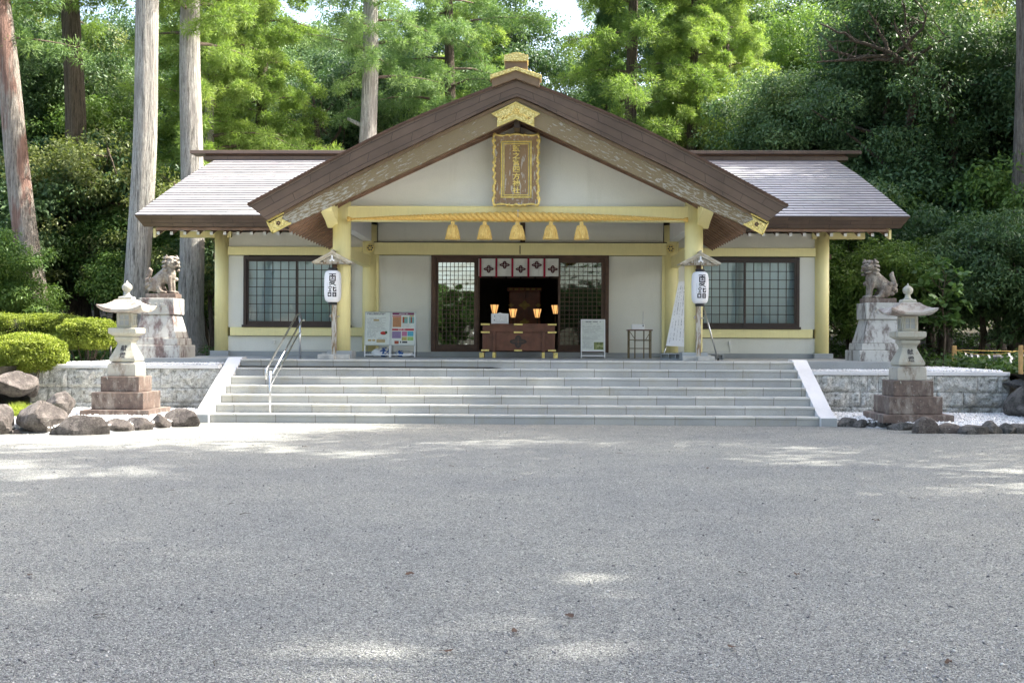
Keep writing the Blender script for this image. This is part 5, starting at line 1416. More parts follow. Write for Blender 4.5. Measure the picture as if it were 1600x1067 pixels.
# ------------------------------------------------------------------ straw rope fence on the right
T = thing('rope_fence', 'wooden posts joined by straw rope with folded white paper streamers at far right', 'rope fence', (10.0, 28, .9))
pA = Vector((XP(1485, 28), 28, 1.45)); pB = Vector((XP(1587, 22.9), 22.9, 1.47)); pC = Vector((XP(1660, 22.9), 22.9, 1.45))
off = Vector((10.0, 28, .9))
for p, zb, w in ((pA, .85, .045), (pB, .75, .035), (pC, .75, .035)):
    mb = MB(); mb.box(p.x-w-off.x, p.x+w-off.x, p.y-w-off.y, p.y+w-off.y, zb-off.z-.1, p.z-off.z); mb.obj('post', 'bamboo', T, .006)
def sag(a, b, d, n=14): return [a.lerp(b, i/n)+Vector((0, 0, -d*4*(i/n)*(1-i/n)-.10)) for i in range(n+1)]
for a, b, d in ((pA, pB, .10), (pB, pC, .03), (pA, pA+Vector((3.2, .6, 0)), .03)):
    mb = MB(); mb.tube([p-off for p in sag(a, b, d)], .007, 6); mb.obj('straw_line', 'straw', T)
for f, dx in ((.20, 0), (.40, 0), (.58, .01), (.30, -.02), (.85, 0)):
    p = sag(pA, pB, .10, 100)[int(f*100)]-off; mb = MB(); q = .055
    for k in range(3): x = p.x+(k % 2)*.03+k*.012; mb.add([(x-q/2, p.y-.02*k, p.z-k*.065), (x+q/2, p.y+.015, p.z-k*.065), (x+q/2+.02, p.y+.01, p.z-.075-k*.065), (x-q/2+.02, p.y-.02, p.z-.075-k*.065)], [(0, 1, 2, 3)])
    mb.obj('paper_streamer', 'white', T)
T = thing('fence_post', 'thin dark metal post behind the clipped hedge by the left pedestal', 'post', (XP(167, 25), 25, .97))
mb = MB(); mb.tube([(0, 0, 0), (0, 0, .38)], .025, 8); mb.lathe([(.03, .38), (.01, .40)], n=8); mb.obj('post', 'black', T)

# ------------------------------------------------------------------ foliage
def leaves(C, Rr, n_per, L, Wd, seed, up=.45, shell=.55, squash=.7, quad=True, droop=0, hang=0):
    """leaf quads round clump centres C with radii Rr"""
    rs = np.random.RandomState(seed); C = np.asarray(C, float); Rr = np.asarray(Rr, float)
    idx = np.repeat(np.arange(len(C)), n_per); N = len(idx)
    d = rs.normal(size=(N, 3)); d[:, 2] += .25; d /= np.linalg.norm(d, axis=1)[:, None]
    rad = shell+(1-shell)*rs.rand(N)**.6; rad = np.where(rs.rand(N) < .15, rad*rs.rand(N), rad)
    pos = C[idx]+d*(Rr[idx]*rad)[:, None]*np.array([1, 1, squash])
    pos += rs.normal(scale=.06, size=(N, 3))*Rr[idx][:, None]
    nrm = d*.6+rs.normal(scale=.55, size=(N, 3)); nrm[:, 2] += up; nrm /= np.linalg.norm(nrm, axis=1)[:, None]
    tv = rs.normal(size=(N, 3))+d*.8; tv[:, 2] -= hang; tv -= nrm*(tv*nrm).sum(1)[:, None]; tv /= np.linalg.norm(tv, axis=1)[:, None]
    bv = np.cross(nrm, tv); l = (L*rs.uniform(.65, 1.25, N))[:, None]; w = (Wd*rs.uniform(.7, 1.2, N))[:, None]
    p0 = pos; p1 = pos+tv*l*.45+bv*w*.5; p2 = pos+tv*l-np.array([0, 0, 1])*l*droop; p3 = pos+tv*l*.45-bv*w*.5
    V = np.stack([p0, p1, p2, p3], 1).reshape(-1, 3); F = np.arange(N*4).reshape(-1, 4)
    cl = rs.rand(len(C)); r = .55*cl[idx]+.45*rs.rand(N)
    return V, F, r
def spikes(C, Rr, n_per, L, Wd, seed, droop=.25):
    rs = np.random.RandomState(seed); C = np.asarray(C, float); Rr = np.asarray(Rr, float)
    idx = np.repeat(np.arange(len(C)), n_per); N = len(idx)
    d = rs.normal(size=(N, 3)); d[:, 2] += .15; d /= np.linalg.norm(d, axis=1)[:, None]
    rad = .25+.75*rs.rand(N)**.7
    p0 = C[idx]+d*(Rr[idx]*rad*.8)[:, None]*np.array([1, 1, .8])
    tv = d+rs.normal(scale=.45, size=(N, 3)); tv[:, 2] += .25-droop*2*rs.rand(N); tv /= np.linalg.norm(tv, axis=1)[:, None]
    b = np.cross(tv, rs.normal(size=(N, 3))); b /= np.linalg.norm(b, axis=1)[:, None]
    l = (L*rs.uniform(.5, 1.2, N))[:, None]; w = (Wd*rs.uniform(.7, 1.3, N))[:, None]
    tip = p0+tv*l-np.array([0, 0, 1])*l*droop*.4
    V = np.stack([p0-b*w*.5, p0+b*w*.5, tip], 1).reshape(-1, 3); F = np.arange(N*3).reshape(-1, 3)
    cl = rs.rand(len(C)); r = .45*cl[idx]+.35*rs.rand(N)+.2*rad
    return V, F, r
def mesh_from(name, parts, mat):
    return raw_mesh(name, parts[0], parts[1], mat, parts[2])
def limb(mb, a, b, r0, r1, seed, wob=.12, n=7):
    rnd = random.Random(seed); a = Vector(a); b = Vector(b); pts = []; L = (b-a).length
    o1 = Vector((rnd.gauss(0, 1), rnd.gauss(0, 1), rnd.gauss(0, .6)))*L*wob
    for i in range(n+1): t = i/n; pts.append(a.lerp(b, t)+o1*math.sin(t*math.pi)*.6+Vector((rnd.gauss(0, 1), rnd.gauss(0, 1), rnd.gauss(0, 1)))*L*.012)
    mb.tube(pts, [r0+(r1-r0)*i/n for i in range(n+1)], 6, cap=False); return pts
BROAD = {}; BTRUNK = {}
def build_broad(key, seed, rx, rz, nc, nl, L, Wd, low=-1.0, trunk_h=4, crad=(.5, 1.0), shell=.45, hang=.3, tr=1):
    rnd = random.Random(seed); C = []; Rr = []
    # a few big lobes make the outline uneven
    lobes = [(Vector((rnd.uniform(-.55, .55)*rx, rnd.uniform(-.55, .55)*rx, rnd.uniform(-.6, .6)*rz)), rnd.uniform(.42, .68)) for _ in range(9)]
    while len(C) < nc:
        lc, lr = rnd.choice(lobes)
        d = Vector((rnd.gauss(0, 1), rnd.gauss(0, 1), rnd.gauss(0, 1))).normalized()*(rnd.random()**.33)
        p = lc+Vector((d.x*rx*lr, d.y*rx*lr, d.z*rz*lr*.8))
        if noise.noise(p*.55+Vector((seed, 0, 0))) < -.22: continue
        C.append(p); Rr.append(rnd.uniform(*crad))
    BROAD[key] = leaves([tuple(c) for c in C], Rr, nl, L, Wd, seed, shell=shell, squash=.5, hang=hang, droop=.15)
    mb = MB(); z0 = -rz-trunk_h
    spine = [Vector((0, 0, z0)), Vector((rnd.uniform(-.2, .2), rnd.uniform(-.2, .2), -rz*.8)), Vector((rnd.uniform(-.6, .6), rnd.uniform(-.6, .6), -rz*.1)), Vector((rnd.uniform(-1, 1)*.5, rnd.uniform(-1, 1)*.5, rz*.6))]
    mb.tube(spine, [.26*tr, .20*tr, .14*tr, .04*tr], 10, cap=False)
    for i in range(16):
        t = rnd.uniform(.25, .95); k = min(int(t*3), 2); a = spine[k].lerp(spine[k+1], t*3-k)
        if a.z < -rz*1.1: continue
        b = C[rnd.randrange(len(C))]; pts = limb(mb, a, b, (.10*(1.1-t)+.03)*tr, .02*tr, seed*50+i, .15)
        for j in range(3):
            q = pts[rnd.randrange(3, 7)]; c2 = min(rnd.sample(C, 12), key=lambda p: (p-q).length); limb(mb, q, c2, .03, .008, seed*90+i*5+j, .2, 5)
    me = mb.mesh('broadleaf_trunk_mesh'); me.materials.append(M['bark_dark']); BTRUNK[key] = me
build_broad('a', 1, 4.0, 4.2, 380, 230, .15, .065)
build_broad('b', 2, 4.4, 3.8, 390, 230, .145, .065)
build_broad('c', 3, 3.6, 4.6, 370, 230, .155, .065)
build_broad('o', 6, 4.2, 4.2, 210, 120, .22, .10)
build_broad('s', 4, 2.3, 1.9, 230, 210, .115, .052, tr=.38, trunk_h=.4, crad=(.35, .65))
build_broad('t', 5, 2.6, 2.0, 120, 150, .10, .05, tr=.3, trunk_h=1.6, crad=(.30, .6), shell=.2)
_bm = {}
def broad(key, mat, x, y, s=1.0, zc=None, rz_=0, label='', group=None, nm='broadleaf_tree', cat='tree', sz=None, lean=(0, 0)):
    if (key, mat) not in _bm: _bm[(key, mat)] = mesh_from('leaf_crown_mesh', BROAD[key], mat)
    H = {'o': 4.2, 'a': 4.2, 'b': 3.8, 'c': 4.6, 's': 1.9, 't': 2.0}[key]; th = {'o': 4, 'a': 4, 'b': 4, 'c': 4, 's': .4, 't': 1.6}[key]
    z0 = terr(x, y)-.1
    if zc is not None: pass
    T = thing(nm, label, cat, (x, y, z0), rz_, group)
    sz = sz or s
    tr = bpy.data.objects.new('trunk', BTRUNK[key]); COL.objects.link(tr); tr.parent = T; tr.scale = (s, s, sz); tr.location = (0, 0, (H+th)*sz)
    cr = bpy.data.objects.new('crown', _bm[(key, mat)]); COL.objects.link(cr); cr.parent = T; cr.scale = (s, s, sz); cr.location = (0, 0, (H+th)*sz)
    return T
CED = {}
def build_cedar(key, seed, H, z0, Rm, nb, ncl, nsp, L=.19, Wd=.034, cr=(.26, .46), pw=.8):
    rnd = random.Random(seed); C = []; Rr = []; mb = MB()
    for i in range(nb):
        t = (i+rnd.random())/nb; z = z0+(H-z0)*t; a = i*2.4+rnd.uniform(-.5, .5); Lb = Rm*(1-t)**pw*rnd.uniform(.55, 1.12)+.35
        d = Vector((math.cos(a), math.sin(a), 0)); base = Vector((0, 0, z)); tipz = rnd.uniform(-.35, .10)*Lb
        pts = [base+d*Lb*u+Vector((0, 0, tipz*u*u*1.0+.10*Lb*math.sin(u*3.1)*.6)) for u in (0, .25, .5, .75, 1)]
        mb.tube(pts, [.06*(1-t)+.02, .05*(1-t)+.016, .03, .02, .008], 5, cap=False)
        for k in range(ncl):
            u = .22+.78*(k+rnd.random())/ncl; j = min(int(u*4), 3); p = pts[j].lerp(pts[j+1], u*4-j)
            s_ = Vector((-d.y, d.x, 0))*rnd.uniform(-1, 1)*Lb*.34*(1.15-u); C.append(tuple(p+s_+Vector((0, 0, rnd.uniform(-.40, .08))))); Rr.append(rnd.uniform(*cr)*(.75+.4*min(1, Lb/Rm)))
    CED[key] = (spikes(C, Rr, nsp, L, Wd, seed), mb)
build_cedar('a', 11, 20, 5.2, 3.4, 70, 13, 170)
build_cedar('b', 12, 21, 6.0, 3.8, 66, 14, 170)
build_cedar('hi', 13, 24, 11.5, 3.2, 44, 10, 140)
build_cedar('pine', 14, 19, 6.5, 5.0, 36, 19, 165, cr=(.30, .52), pw=.55)
_cm = {}
def trunk_mesh(H, r0, r1, lean, mat, seed, flare=1.35, n=26, nub=()):
    rnd = random.Random(seed); mb = MB(); m_ = 32; vs = []
    for i in range(n+1):
        t = i/n; z = H*t; r = r0*(1-t)+r1*t; r *= 1+(flare-1)*math.exp(-z/.55); cx = lean[0]*t+.05*math.sin(z*.6+seed); cy = lean[1]*t
        for k in range(m_):
            a = 2*math.pi*k/m_; q = 1+.035*math.sin(a*5+seed)+.02*math.sin(a*9+z*.3)+.10*math.exp(-z/.5)*math.sin(a*4+seed)
            q += noise.noise(Vector((math.cos(a)*2.4, math.sin(a)*2.4, z*.35+seed)))*.06
            vs.append((cx+r*q*math.cos(a), cy+r*q*math.sin(a), z))
    mb.add(vs, [(i*m_+k, i*m_+(k+1) % m_, (i+1)*m_+(k+1) % m_, (i+1)*m_+k) for i in range(n) for k in range(m_)], 0, True)
    for z, a, l in nub:
        t = z/H; c = Vector((lean[0]*t, lean[1]*t, z)); d = Vector((math.cos(a), math.sin(a), .5)).normalized(); mb.tube([c, c+d*(r0*.9), c+d*(r0+l)], [.10, .08, .05], 8)
    me = mb.mesh('cedar_trunk_mesh'); me.materials.append(M[mat]); return me
def cedar(key, mat, x, y, label, r0=.42, tm='bark_grey', s=1.0, lean=(0, 0), rz_=0, group='cedar trees', seed=1, cut=None, nub=(), flare=1.35, cz=0):
    if (key, mat) not in _cm:
        _cm[(key, mat)] = mesh_from('needle_crown_mesh', CED[key][0], mat); lm = CED[key][1].mesh('cedar_limb_mesh'); lm.materials.append(M['twig']); _cm[(key, 'l')] = lm
    H = {'a': 20, 'b': 21, 'hi': 24, 'pine': 19}[key]*s
    T = thing('cedar_tree', label, 'tree', (x, y, terr(x, y)-.1), rz_, group)
    tr = bpy.data.objects.new('trunk', trunk_mesh(H, r0, r0*.30 if cut is None else cut, lean, tm, seed, flare, nub=nub)); COL.objects.link(tr); tr.parent = T; tr.rotation_euler = (0, 0, -rz_)
    for nm, me in (('limbs', _cm[(key, 'l')]), ('crown', _cm[(key, mat)])):
        o = bpy.data.objects.new(nm, me); COL.objects.link(o); o.parent = T; o.scale = (s, s, s); o.location = (*(Matrix.Rotation(-rz_, 2) @ Vector((lean[0]*.7, lean[1]*.7))), cz)
    return T
# ---- named trunks of the left grove
cedar('hi', 'cedar_blue', XP(58, 36), 36, 'leaning cedar trunk with reddish torn bark behind the hedge at the far left', .40, 'bark_red', 1.0, (-3.1, 0), .4, seed=2, cut=.22, cz=-1.6)
cedar('hi', 'cedar', XP(120, 40), 40, 'dark brown ivy-grown trunk between the leaning cedar and the big pale trunk', .42, 'bark_dark', 1.0, (-.8, 0), 1.4, seed=3, cut=.2)
cedar('hi', 'cedar', XP(207, 33), 33, 'big pale grey bare trunk directly behind the left lion pedestal', .36, 'bark_grey', 1.0, (.75, 0), 2.4, seed=4, cut=.25)
cedar('hi', 'cedar', XP(294, 35.5), 35.5, 'pale trunk with a flared dark root just left of the shrine roof', .40, 'bark_grey', .85, (-.05, 0), .9, seed=5, cut=.2, flare=1.7)
cedar('a', 'cedar', XP(322, 40.5), 40.5, 'slim grey trunk with bright hanging foliage beside the left end of the roof ridge', .20, 'bark_grey', .95, (.1, 0), 2.0, seed=6, cut=.1)
cedar('b', 'cedar', XP(405, 44), 44, 'bright green bushy cedar above the left roof ridge', .30, 'bark_dark', .9, (0, 0), 3.0, seed=7)
cedar('hi', 'cedar_blue', XP(566, 42), 42, 'straight grey trunk with a broken stub rising behind the roof left of the porch gable', .36, 'bark_grey', .86, (.35, 0), .3, seed=8, cut=.2, nub=((8.1, 3.0, .5),))
cedar('pine', 'cedar_blue', XP(700, 47), 47, 'spreading blue-green conifer with long dark limbs left of the porch ridge', .33, 'bark_dark', 1.0, (0, 0), .7, seed=9)
cedar('pine', 'cedar', XP(740, 56), 56, 'sunlit spreading conifer behind the porch ridge', .3, 'bark_dark', .92, (0, 0), 2.2, seed=10)
cedar('a', 'cedar_blue', XP(950, 47), 47, 'slender conifer with airy tips just right of the sky gap', .22, 'bark_dark', .72, (0, 0), 1.2, seed=11)
cedar('pine', 'cedar', XP(985, 45.5), 45.5, 'dark-stemmed bright cedar right of the porch ridge', .36, 'bark_dark', 1.0, (0, 0), 1.9, seed=12)
cedar('b', 'cedar', XP(1080, 45), 45, 'yellow-green bushy cedar over the right roof ridge', .3, 'bark_dark', .80, (0, 0), 4.1, seed=13)
cedar('b', 'cedar', XP(1130, 54), 54, 'tall pale yellow-green cedar behind the bushy one', .3, 'bark_dark', 1.05, (0, 0), 5.1, seed=14)
cedar('hi', 'cedar_blue', XP(1592, 35), 35, 'brown-grey fissured trunk at the right edge above the rope fence', .40, 'bark_brown', 1.0, (.1, 0), 5.1, seed=15, cut=.25)
# ---- broadleaf trees: (key, material, px, Y, scale, rot, label)
BL = [
 ('c', 'leaf_dark', 20, 43, .95, 0, 'dark glossy evergreen filling the far left behind the leaning cedar'),
 ('a', 'leaf_dark', 120, 46, 1.0, 1, 'dark evergreen behind the ivy-grown trunk'),
 ('b', 'leaf_mid', 215, 44, .95, 2, 'mid green evergreen behind the big pale trunk'),
 ('c', 'leaf_dark', 330, 50, 1.05, 3, 'dark evergreen behind the slim grey trunk'),
 ('a', 'leaf_dark', 500, 49, 1.0, 4, 'dark airy evergreen over the left roof ridge'),
 ('b', 'leaf_olive', 640, 51, .88, 5, 'olive green tree glowing behind the left slope of the porch roof'),
 ('a', 'leaf_olive', 1165, 47, .80, 1.5, 'olive tree with open dark branches over the right roof ridge'),
 ('b', 'leaf_dark', 1270, 43, 1.0, 2.5, 'blue-green dense evergreen above the right end of the roof ridge'),
 ('c', 'leaf_dark', 1375, 41, 1.05, 3.5, 'dark evergreen with a forked black branch high on the right'),
 ('a', 'leaf_dark', 1470, 39, 1.0, 4.5, 'deep green evergreen behind the right lion statue'),
 ('b', 'leaf_mid', 1585, 41, 1.0, 5.5, 'bright-leaved tree at the upper right edge'),
 ('c', 'leaf_dark', 1680, 38, 1.0, 2.2, 'dark tree reaching in from the right edge')]
for key, mt, px_, Yk, s, rz_, lb in BL:
    T = broad(key, mt, XP(px_, Yk), Yk, s, None, rz_, lb, 'broadleaf trees around the shrine')
    if px_ == 1375:      # the forked black limb that shows in front of this crown
        T.rotation_euler = (0, 0, 0); rnd = random.Random(77); P0 = lambda a, b, y=37.2: Vector((XP(a, y), y, ZP(b, a, y)))-T.location
        mb = MB(); root = P0(1425, 150, 38.5); fork = P0(1418, 104)
        mb.tube([Vector((0, 0, 4)), root, fork], [.24, .17, .13], 8, cap=False)
        for k, (a, b) in enumerate(((1275, 45), (1290, 75), (1385, 40), (1440, 20), (1330, 95), (1350, 20), (1480, 60), (1270, 100), (1405, 10))):
            pts = limb(mb, fork if k % 2 == 0 else fork.lerp(P0(1340, 72), .4), P0(a, b, 36.8), .085, .02, 300+k, .14, 9)
            for q in range(5):
                s0 = pts[rnd.randrange(3, 9)]; limb(mb, s0, s0+Vector((rnd.uniform(-.8, .5), rnd.uniform(-.3, .3), rnd.uniform(-.1, .8))), .025, .006, 400+k*7+q, .2, 5)
        mb.obj('forked_limb', 'bark_dark', T)
# second and third rows, alike as seen from the forecourt
rnd = random.Random(21)
PLACE = ['over the left edge of the picture', 'behind the leaning cedar', 'behind the ivy-grown trunk', 'behind the big pale trunk', 'above the left end of the roof ridge', 'above the left roof slope', 'behind the trunk with the broken stub',
         'left of the porch ridge', 'behind the porch ridge', 'right of the porch ridge', 'over the right roof slope', 'above the right end of the roof ridge', 'behind the right lion statue', 'over the rope fence', 'over the right edge of the picture']
for i in range(14):
    px_ = -60+i*130+rnd.uniform(-25, 25); Yk = rnd.uniform(58, 64)
    if 790 < px_ < 945: continue
    mt = rnd.choice(('leaf_dark', 'leaf_mid', 'leaf_olive'))
    broad(rnd.choice('abc'), mt, XP(px_, Yk), Yk, rnd.uniform(1.1, 1.35), None, rnd.random()*6, {'leaf_dark': 'dark', 'leaf_mid': 'mid green', 'leaf_olive': 'olive'}[mt]+' leafy tree of the far wood, '+PLACE[min(14, i)], 'far row of trees behind the shrine')
for i in range(13):
    px_ = -90+i*148+rnd.uniform(-25, 25); Yk = rnd.uniform(76, 84)
    if 800 < px_ < 940: continue
    broad(rnd.choice('abc'), rnd.choice(('leaf_dark', 'leaf_mid')), XP(px_, Yk), Yk, rnd.uniform(1.6, 1.9), None, rnd.random()*6, 'tall last-row tree, '+PLACE[min(14, i+1)], 'last row of trees')
# lower storey: shrubs and young trees that close the view under the crowns
SH = [('s', 'leaf_dark', -20, 39, 1.2, 'glossy dark shrub left of the leaning cedar trunk'), ('s', 'leaf_dark', 62, 41.8, 1.5, 'dark shrub between the leaning cedar and the brown trunk'), ('s', 'leaf_mid', 165, 40, 1.15, 'fresh green shrub between the brown trunk and the big pale trunk'),
      ('s', 'leaf_mid', 240, 38.5, .95, 'light green shrub seen between the two pale trunks'), ('s', 'leaf_dark', 320, 39.5, 1.1, 'dark shrub beside the left end wall of the shrine'), ('s', 'leaf_dark', 110, 42, 1.7, 'tall dark shrub behind the brown trunk'), ('s', 'leaf_dark', 10, 41, 1.7, 'tall dark shrub at the left edge behind the hedge'),
      ('s', 'leaf_dark', 240, 42.5, 1.8, 'tall dark shrub behind the big pale trunk'), ('s', 'leaf_mid', -45, 35, .9, 'green shrub cut by the left edge beside the leaning cedar trunk'),
      ('t', 'leaf_olive', 330, 37.2, 1.15, 'airy pale maple reaching over the left roof end'), ('t', 'leaf_olive', 150, 39, 1.4, 'airy light maple between the dark trunk and the big pale trunk'),
      ('s', 'leaf_mid', 1340, 33.5, .95, 'light green shrub behind the right lion statue'), ('s', 'leaf_dark', 1425, 36, 1.3, 'dark shrub between the right lion statue and the sapling'), ('s', 'leaf_dark', 1520, 33, 1.05, 'dark shrub behind the straw rope fence'),
      ('s', 'leaf_dark', 1610, 32, 1.05, 'shrub at the foot of the trunk on the right edge'), ('s', 'leaf_mid', 1560, 38, 1.7, 'tall green shrub left of the trunk on the right edge'), ('s', 'leaf_dark', 1330, 39, 1.7, 'tall dark shrub behind the right roof corner'), ('s', 'leaf_dark', 1450, 41.5, 1.9, 'tall shrub in the shade behind the sapling'),
      ('s', 'leaf_dark', 1380, 45, 2.2, 'shadowed tall shrub deep in the wood at right'), ('s', 'leaf_dark', 1560, 45, 2.2, 'shadowed tall shrub near the right edge deep in the wood')]
for i, (key, mt, px_, Yk, s, lb) in enumerate(SH): broad(key, mt, XP(px_, Yk), Yk, s, None, i*1.1, lb, 'shrubs under the trees', 'shrub' if key == 's' else 'maple_tree', 'shrub' if key == 's' else 'tree')
# undergrowth
rs = np.random.RandomState(31); P = []
while len(P) < 900:
    x = rs.uniform(-24, 24); y = rs.uniform(27, 60)
    if abs(x) < 9.3 and y < 41: continue
    if abs(x) < 9.5 and y < 30: continue
    P.append((x, y, terr(x, y)+.1))
for j in range(120): x = rs.uniform(9.8, 13.5); y = rs.uniform(22.5, 27); P.append((x, y, terr(x, y)+.02))
for j in range(120): x = rs.uniform(-15, -10.2); y = rs.uniform(23.5, 28); P.append((x, y, terr(x, y)+.02))
tag(link('undergrowth', mesh_from('undergrowth', leaves(P, rs.uniform(.2, .55, len(P)), 70, .16, .07, 32, up=.6, shell=.3, squash=.7), 'fern')), 'low leafy undergrowth on the forest floor', 'undergrowth', kind='stuff')
# sapling with big pale leaves
T = thing('sapling', 'young tree with broad pale green leaves behind the right stone lantern', 'sapling', (XP(1468, 30.5), 30.5, .85))
rnd = random.Random(8); mb = MB(); C = []
mb.tube([(0, 0, 0), (.05, 0, .9), (-.05, 0, 1.8), (.08, 0, 2.5)], [.03, .025, .018, .01], 6)
for k in range(16):
    z = 1.0+1.6*k/16; a = k*2.4; l = rnd.uniform(.3, .75); c = Vector((l*math.cos(a)-.1, l*math.sin(a), z+rnd.uniform(.05, .25))); limb(mb, (0, 0, z-.15), c, .012, .005, k, .1, 4); C.append(tuple(c))
mb.obj('stem', 'twig', T); o = link('foliage', mesh_from('sapling_leaves', leaves(C, [.26]*len(C), 26, .22, .15, 5, up=1.2, shell=.3, squash=.5), 'biglead')); o.parent = T
# clipped hedges: dense small leaves over an even dome, bare stems below
def hedge(label, x, y, z0, rx, ry, h, zs, seed, n, pw_=.8):
    T = thing('clipped_bush', label, 'bush', (x, y, z0), group='clipped azalea bushes')
    rs = np.random.RandomState(seed); d = rs.normal(size=(n, 3)); d /= np.linalg.norm(d, axis=1)[:, None]
    d = np.sign(d)*np.abs(d)**pw_; rad = 1-.16*rs.rand(n)**1.6
    rad *= 1+np.array([noise.noise(Vector(v)*2.2+Vector((seed, 0, 0)))*.11+noise.noise(Vector(v)*6+Vector((seed, 0, 0)))*.09 for v in d])
    pos = d*rad[:, None]*np.array([rx, ry, h/2]); pos[:, 2] += zs+h/2
    pos = pos[pos[:, 2] > zs+.02+.08*rs.rand(len(pos))]; st_ = rs.rand(len(pos)) < .012; pos[st_] += np.array([0, 0, .05])*rs.rand(st_.sum(), 1)+rs.normal(scale=.02, size=(st_.sum(), 3))
    V, F, r = leaves(pos, np.full(len(pos), .04), 3, .036, .022, seed, up=.3, shell=.2, squash=1)
    o = link('foliage', raw_mesh('bush_foliage_mesh', V, F, 'hedge', r)); o.parent = T
    mb = MB(); q = MB()
    q.ell((0, 0, zs+h*.5), (rx*.80, ry*.80, h*.36), n=20); q.obj('shade_filler', 'bushshade', T)  # dark solid stands in for the shade deep among the leaves
    rnd = random.Random(seed)
    for k in range(int(26*rx)):
        a = rnd.random()*6.28; rr_ = rnd.random()**.5; c = Vector((rx*.75*rr_*math.cos(a), ry*.75*rr_*math.sin(a), zs+.1)); b = Vector((c.x*.45+rnd.uniform(-.05, .05), c.y*.45, 0)); limb(mb, b, c, .016, .008, seed*7+k, .1, 4)
    mb.obj('stems', 'twig', T)
M['bushshade'] = plain('bush_interior_shade', (.03, .035, .012), .95, .3, 9, .03, 0, 20)
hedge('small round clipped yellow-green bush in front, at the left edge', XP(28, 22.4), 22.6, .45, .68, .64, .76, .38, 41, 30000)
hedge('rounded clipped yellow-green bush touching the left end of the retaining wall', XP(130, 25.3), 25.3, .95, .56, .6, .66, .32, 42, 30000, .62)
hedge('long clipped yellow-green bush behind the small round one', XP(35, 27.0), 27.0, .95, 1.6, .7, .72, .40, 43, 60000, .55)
# grass tufts on the left bank
rs = np.random.RandomState(51); P = [(XP(rs.uniform(0, 75), yy), yy, max(.05, terr(-10.5, yy)*.5+.25)) for yy in rs.uniform(19.2, 20.6, 26)]
tag(link('grass', mesh_from('grass_mesh', spikes(P, np.full(len(P), .12), 90, .12, .012, 52, droop=.1), 'hedge')), 'short pale grass between the left boulders', 'grass', kind='stuff')

# trees outside the picture that shade the forecourt and show in the door glass
OFF = [('o', 'leaf_dark', 14, 14.5, 1.45, 2.7), ('o', 'leaf_dark', 15, 7.5, 1.5, 2.9), ('o', 'leaf_dark', 13.5, 1.5, 1.5, 2.7), ('o', 'leaf_mid', 14, -5.5, 1.5, 2.7),
       ('o', 'leaf_dark', 21, 11, 1.5, 3.2), ('o', 'leaf_dark', 21, 3, 1.5, 3.1), ('a', 'leaf_mid', 16.5, 20.5, 1.4, 1.75), ('a', 'leaf_dark', 18.5, 27.5, 1.35, 1.9), ('a', 'leaf_dark', 20.5, 34.5, 1.3, 1.6),
       ('b', 'leaf_dark', -7, -14, 1.4, 1.5), ('c', 'leaf_mid', 1, -17, 1.4, 1.4), ('a', 'leaf_mid', -15, -9, 1.3, 1.4), ('a', 'leaf_dark', -18, 6, 1.2, 1.4), ('b', 'leaf_mid', 8, -15, 1.4, 1.4),
       ('s', 'leaf_mid', -5, -12, 1.5, 1.3), ('s', 'leaf_olive', -1, -14, 1.3, 1.1), ('s', 'leaf_dark', 3, -12.5, 1.5, 1.3), ('s', 'leaf_mid', -9, -10, 1.6, 1.3),
       ('a', 'leaf_olive', -10, -26, 1.7, 2.2), ('c', 'leaf_mid', -2, -28, 1.7, 2.2), ('b', 'leaf_dark', 6, -27, 1.7, 2.2), ('c', 'leaf_mid', 14, -24, 1.7, 2.2)]
OL = ['tree behind the visitor to the right', 'tree beside the forecourt']
def terr_flat(x, y): return 0
_t = terr
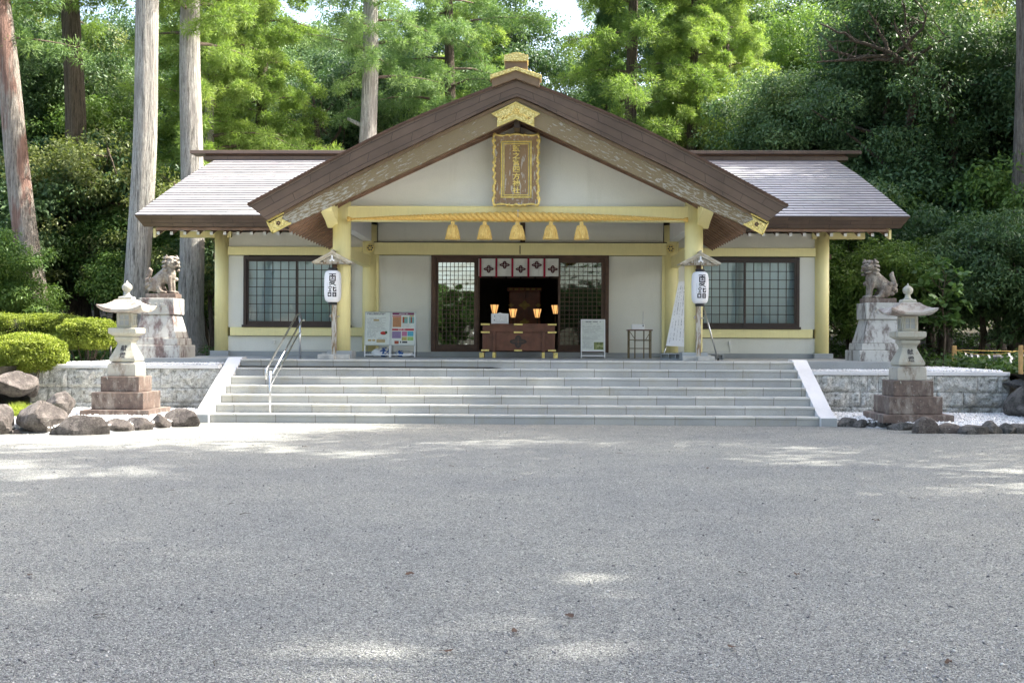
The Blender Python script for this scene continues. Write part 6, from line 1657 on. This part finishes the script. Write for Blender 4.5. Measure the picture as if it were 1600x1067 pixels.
for i, (key, mt, x, y, s, sz) in enumerate(OFF):
    if y < 20: terr = terr_flat
    else: terr = _t
    T = broad(key, mt, x, y, s, None, i*.9, 'tall leafy tree beside the forecourt, outside the picture', 'trees beside the forecourt', sz=sz)
    if key == 'o':       # thin openings in these crowns let a few sun flecks through to the gravel
        cr = [c for c in T.children if c.name.startswith('crown')][0]; V, F, r_n = BROAD['o']; q = V.reshape(-1, 4, 3)
        w = q.mean(1)*np.array([s, s, sz])+np.array([0, 0, cr.location.z]); c_, s_ = math.cos(i*.9), math.sin(i*.9)
        w = np.stack([w[:, 0]*c_-w[:, 1]*s_, w[:, 0]*s_+w[:, 1]*c_, w[:, 2]], 1)+np.array(T.location); keep = np.ones(len(w), bool); rs_ = np.random.RandomState(i)
        for gx, gy, gr in ((.10, 5.75, .95), (-.55, 5.3, .5), (.95, 7.2, .6), (-4.6, 12.9, .9), (-6.2, 13.6, .9), (-2.4, 6.6, .45)):
            d = w-np.array([gx, gy, 0]); u = np.array(SUN_TO); dist = np.linalg.norm(d-(d@u)[:, None]*u, axis=1); keep &= ~((dist < gr*(1+.35*np.sin(w[:, 2]*1.3+w[:, 1]))) & (rs_.rand(len(w)) < .86))
        qk = q[keep]; cr.data = raw_mesh('leaf_crown_mesh', qk.reshape(-1, 3), np.arange(len(qk)*4).reshape(-1, 4), mt, np.asarray(r_n)[keep])
terr = _t

# twigs
M['deadtwig'] = plain('dead_twig', (.07, .05, .035), .9, .2, 30)
rnd = random.Random(99)
for i in range(14):
    Yk = 5.2+13*rnd.random(); x = .3+rnd.uniform(-.42, .42)*Yk; L = rnd.uniform(.04, .10); a = rnd.random()*3.14
    mb = MB(); mb.tube([(-L/2, 0, 0), (0, L*.12, .004), (L/2, 0, .002)], [.0025, .002, .001], 5)
    o = mb.obj('fallen_twig', 'deadtwig'); o.location = (x, Yk, .008); o.rotation_euler = (0, 0, a); tag(o, 'short dark twig lying on the grey gravel', 'twig', 'twigs on the gravel')
# fallen leaves
mb0 = None
M['deadleaf'] = plain('dry_brown_leaf', (.09, .05, .03), .8, .3, 40)
for i, (px_, py_) in enumerate(((698, 1022), (806, 990), (803, 752), (1143, 1012), (150, 968), (892, 965), (642, 900), (1160, 896), (1478, 1034), (1366, 813), (1244, 898), (474, 700), (1105, 732), (706, 730), (1258, 660), (264, 770), (40, 905))):
    Yk = GY(px_, py_); x = XP(px_, Yk)
    if i % 4 == 0 or mb0 is None:
        rnd = random.Random(i); mb = MB(); n = 9; vs = [(0, 0, .012)]
        for k in range(n): a = 2*math.pi*k/n; vs.append((.032*math.cos(a)*(1.3 if k == 0 else 1), .017*math.sin(a), .004+.016*rnd.random()))
        mb.add(vs, [(0, 1+k, 1+(k+1) % n) for k in range(n)], 0, True); mb0 = mb.mesh('leaf_mesh'); mb0.materials.append(M['deadleaf'])
    o = link('fallen_leaf', mb0, (x, Yk, .006)); o.rotation_euler = (0, 0, i*1.7)
    tag(o, 'small dry brown leaf lying on the grey gravel', 'leaf', 'fallen leaves on the gravel')
